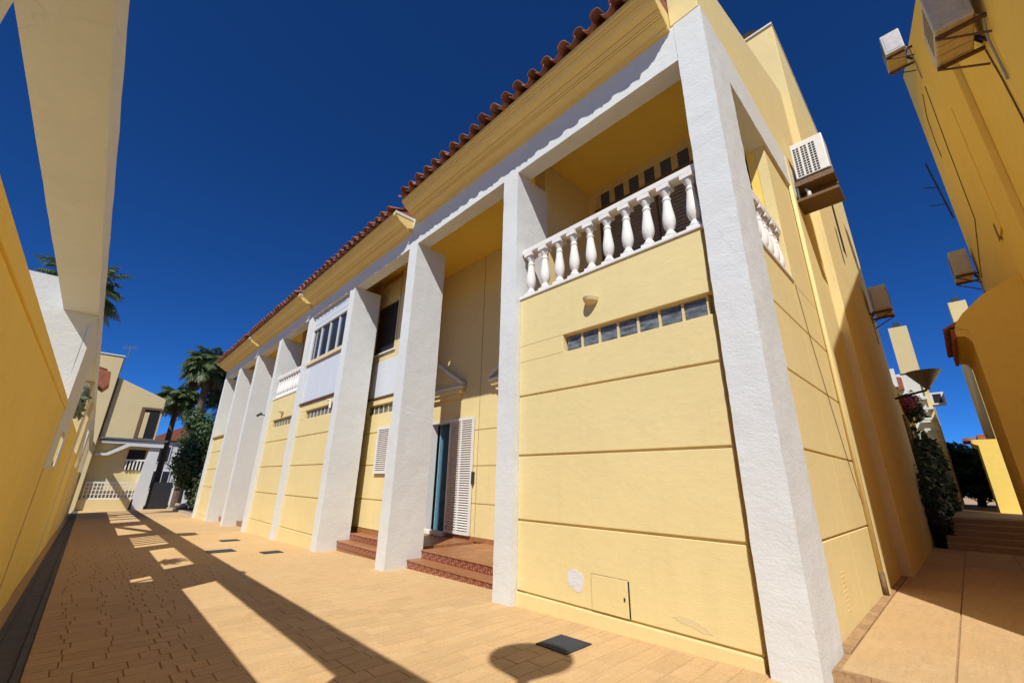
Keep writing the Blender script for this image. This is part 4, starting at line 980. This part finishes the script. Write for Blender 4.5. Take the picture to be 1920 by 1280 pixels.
# breeze-block railing
bf = MB().box(XF - 0.2, XF - 0.1, -0.1, 2.6, 0.85, 0.95).box(XF - 0.2, XF - 0.1, -0.1, 2.6, -0.15, -0.06).build('railing', 'baluster', Fb)
for i in range(15):
    B('railing_post', 'baluster', bf, XF - 0.19, XF - 0.11, -0.08 + i * 0.185, -0.03 + i * 0.185, -0.059, 0.849)
for z in (0.15, 0.40, 0.62): B('railing_bar', 'baluster', bf, XF - 0.185, XF - 0.115, -0.09, 2.59, z, z + 0.04)
B('plinth_wall', 'yellow', Fb, XF - 0.25, XF - 0.05, -0.2, 2.5, -1.3, -0.151)
ae = thing('aerial', (XF, -0.3, 9.3), 'thin television aerial on the cream gabled building at left', 'aerial')
MB().tube([(XF, -0.05, 9.3), (XF, -0.05, 10.2)], 0.03, 6).build('mast', 'metalgrey', ae)
for i in range(4): MB().tube([(XF, -0.35 + i * 0.17, 10.0 + 0.05 * i), (XF, -0.25 + i * 0.17, 10.35)], 0.015, 5).build('element', 'metalgrey', ae)
MB().tube([(XF, -0.45, 10.05), (XF, 0.35, 10.2)], 0.018, 5).build('boom', 'metalgrey', ae)
Fg = thing('far_villa', (-55, 6, -1), 'distant grey-white villa with orange roof behind the garden gate', 'house')
MB().box(-60, -54, 3.5, 9.0, -1.2, 4.6).build('wall', 'white', Fg)
MB().prism([(3.1, 4.7), (9.5, 4.7), (6.2, 6.4)], 'x', -60.3, -53.7).build('roof', 'roofslab', Fg)
for (ya, yb, za, zb) in ((4.0, 5.2, 2.6, 4.2), (4.0, 4.6, 0.2, 1.9), (4.9, 5.6, 0.2, 1.9), (5.8, 6.6, 2.6, 4.2)):
    w_ = B('window', 'enamel', Fg, -53.999, -53.93, ya, yb, za, zb); B('pane', 'glass', w_, -53.929, -53.91, ya + 0.1, yb - 0.1, za + 0.1, zb - 0.1)
gt = thing('garden_gate', (-40, 4, -0.9), 'dark solid garden gate with white post beside the far column', 'gate')
B('leaf', 'iron', gt, XF - 0.3, XF - 0.22, 3.25, 4.5, -1.2, 0.95)
MB().tube([(XF - 0.25, 4.62, -1.2), (XF - 0.25, 4.62, 1.4)], 0.05).build('post', 'enamel', gt)
# garden bed and stones
gb = MB().box(-40, -27.8, 4.62, 12, -1.6, -0.60).build('garden_bed', 'soil'); tag(gb, kind='structure')
kb = thing('garden_kerb', (-34, 4.5, -0.7), 'pale kerb edging the garden bed past the white row', 'kerb')
MB().prism([(-39.9, zg(-39.9) - 0.1), (-27.75, zg(-27.75) - 0.1), (-27.75, zg(-27.75) + 0.1), (-39.9, zg(-39.9) + 0.12)], 'y', 4.45, 4.615).build('kerbstone', 'rock', kb)
for i, (px, py, r) in enumerate(((-36, 4.9, 0.22), (-37.2, 5.0, 0.28), (-38.3, 4.85, 0.2), (-35.0, 5.15, 0.18))):
    m = MB(); pr = [(0.3 * r, -r * .5), (0.9 * r, -0.2 * r), (r, 0.1 * r), (0.8 * r, 0.5 * r), (0.35 * r, 0.75 * r)]
    m.lathe(pr, (px, py, -0.5), 9)
    for k, v in enumerate(m.v): m.v[k] = v + noise.noise_vector(v * 3.1) * r * 0.5
    o = m.build('garden_stone', 'rock', None, at=(px, py, -0.5)); tag(o, ['pale middle-sized stone in the far garden bed, second from the kerb end', 'largest pale rounded stone in the far garden bed', 'pale stone in the far garden bed nearest the dark gate', 'smallest pale stone in the garden bed, nearest the white row'][i], 'stone', 'stones in the garden bed')
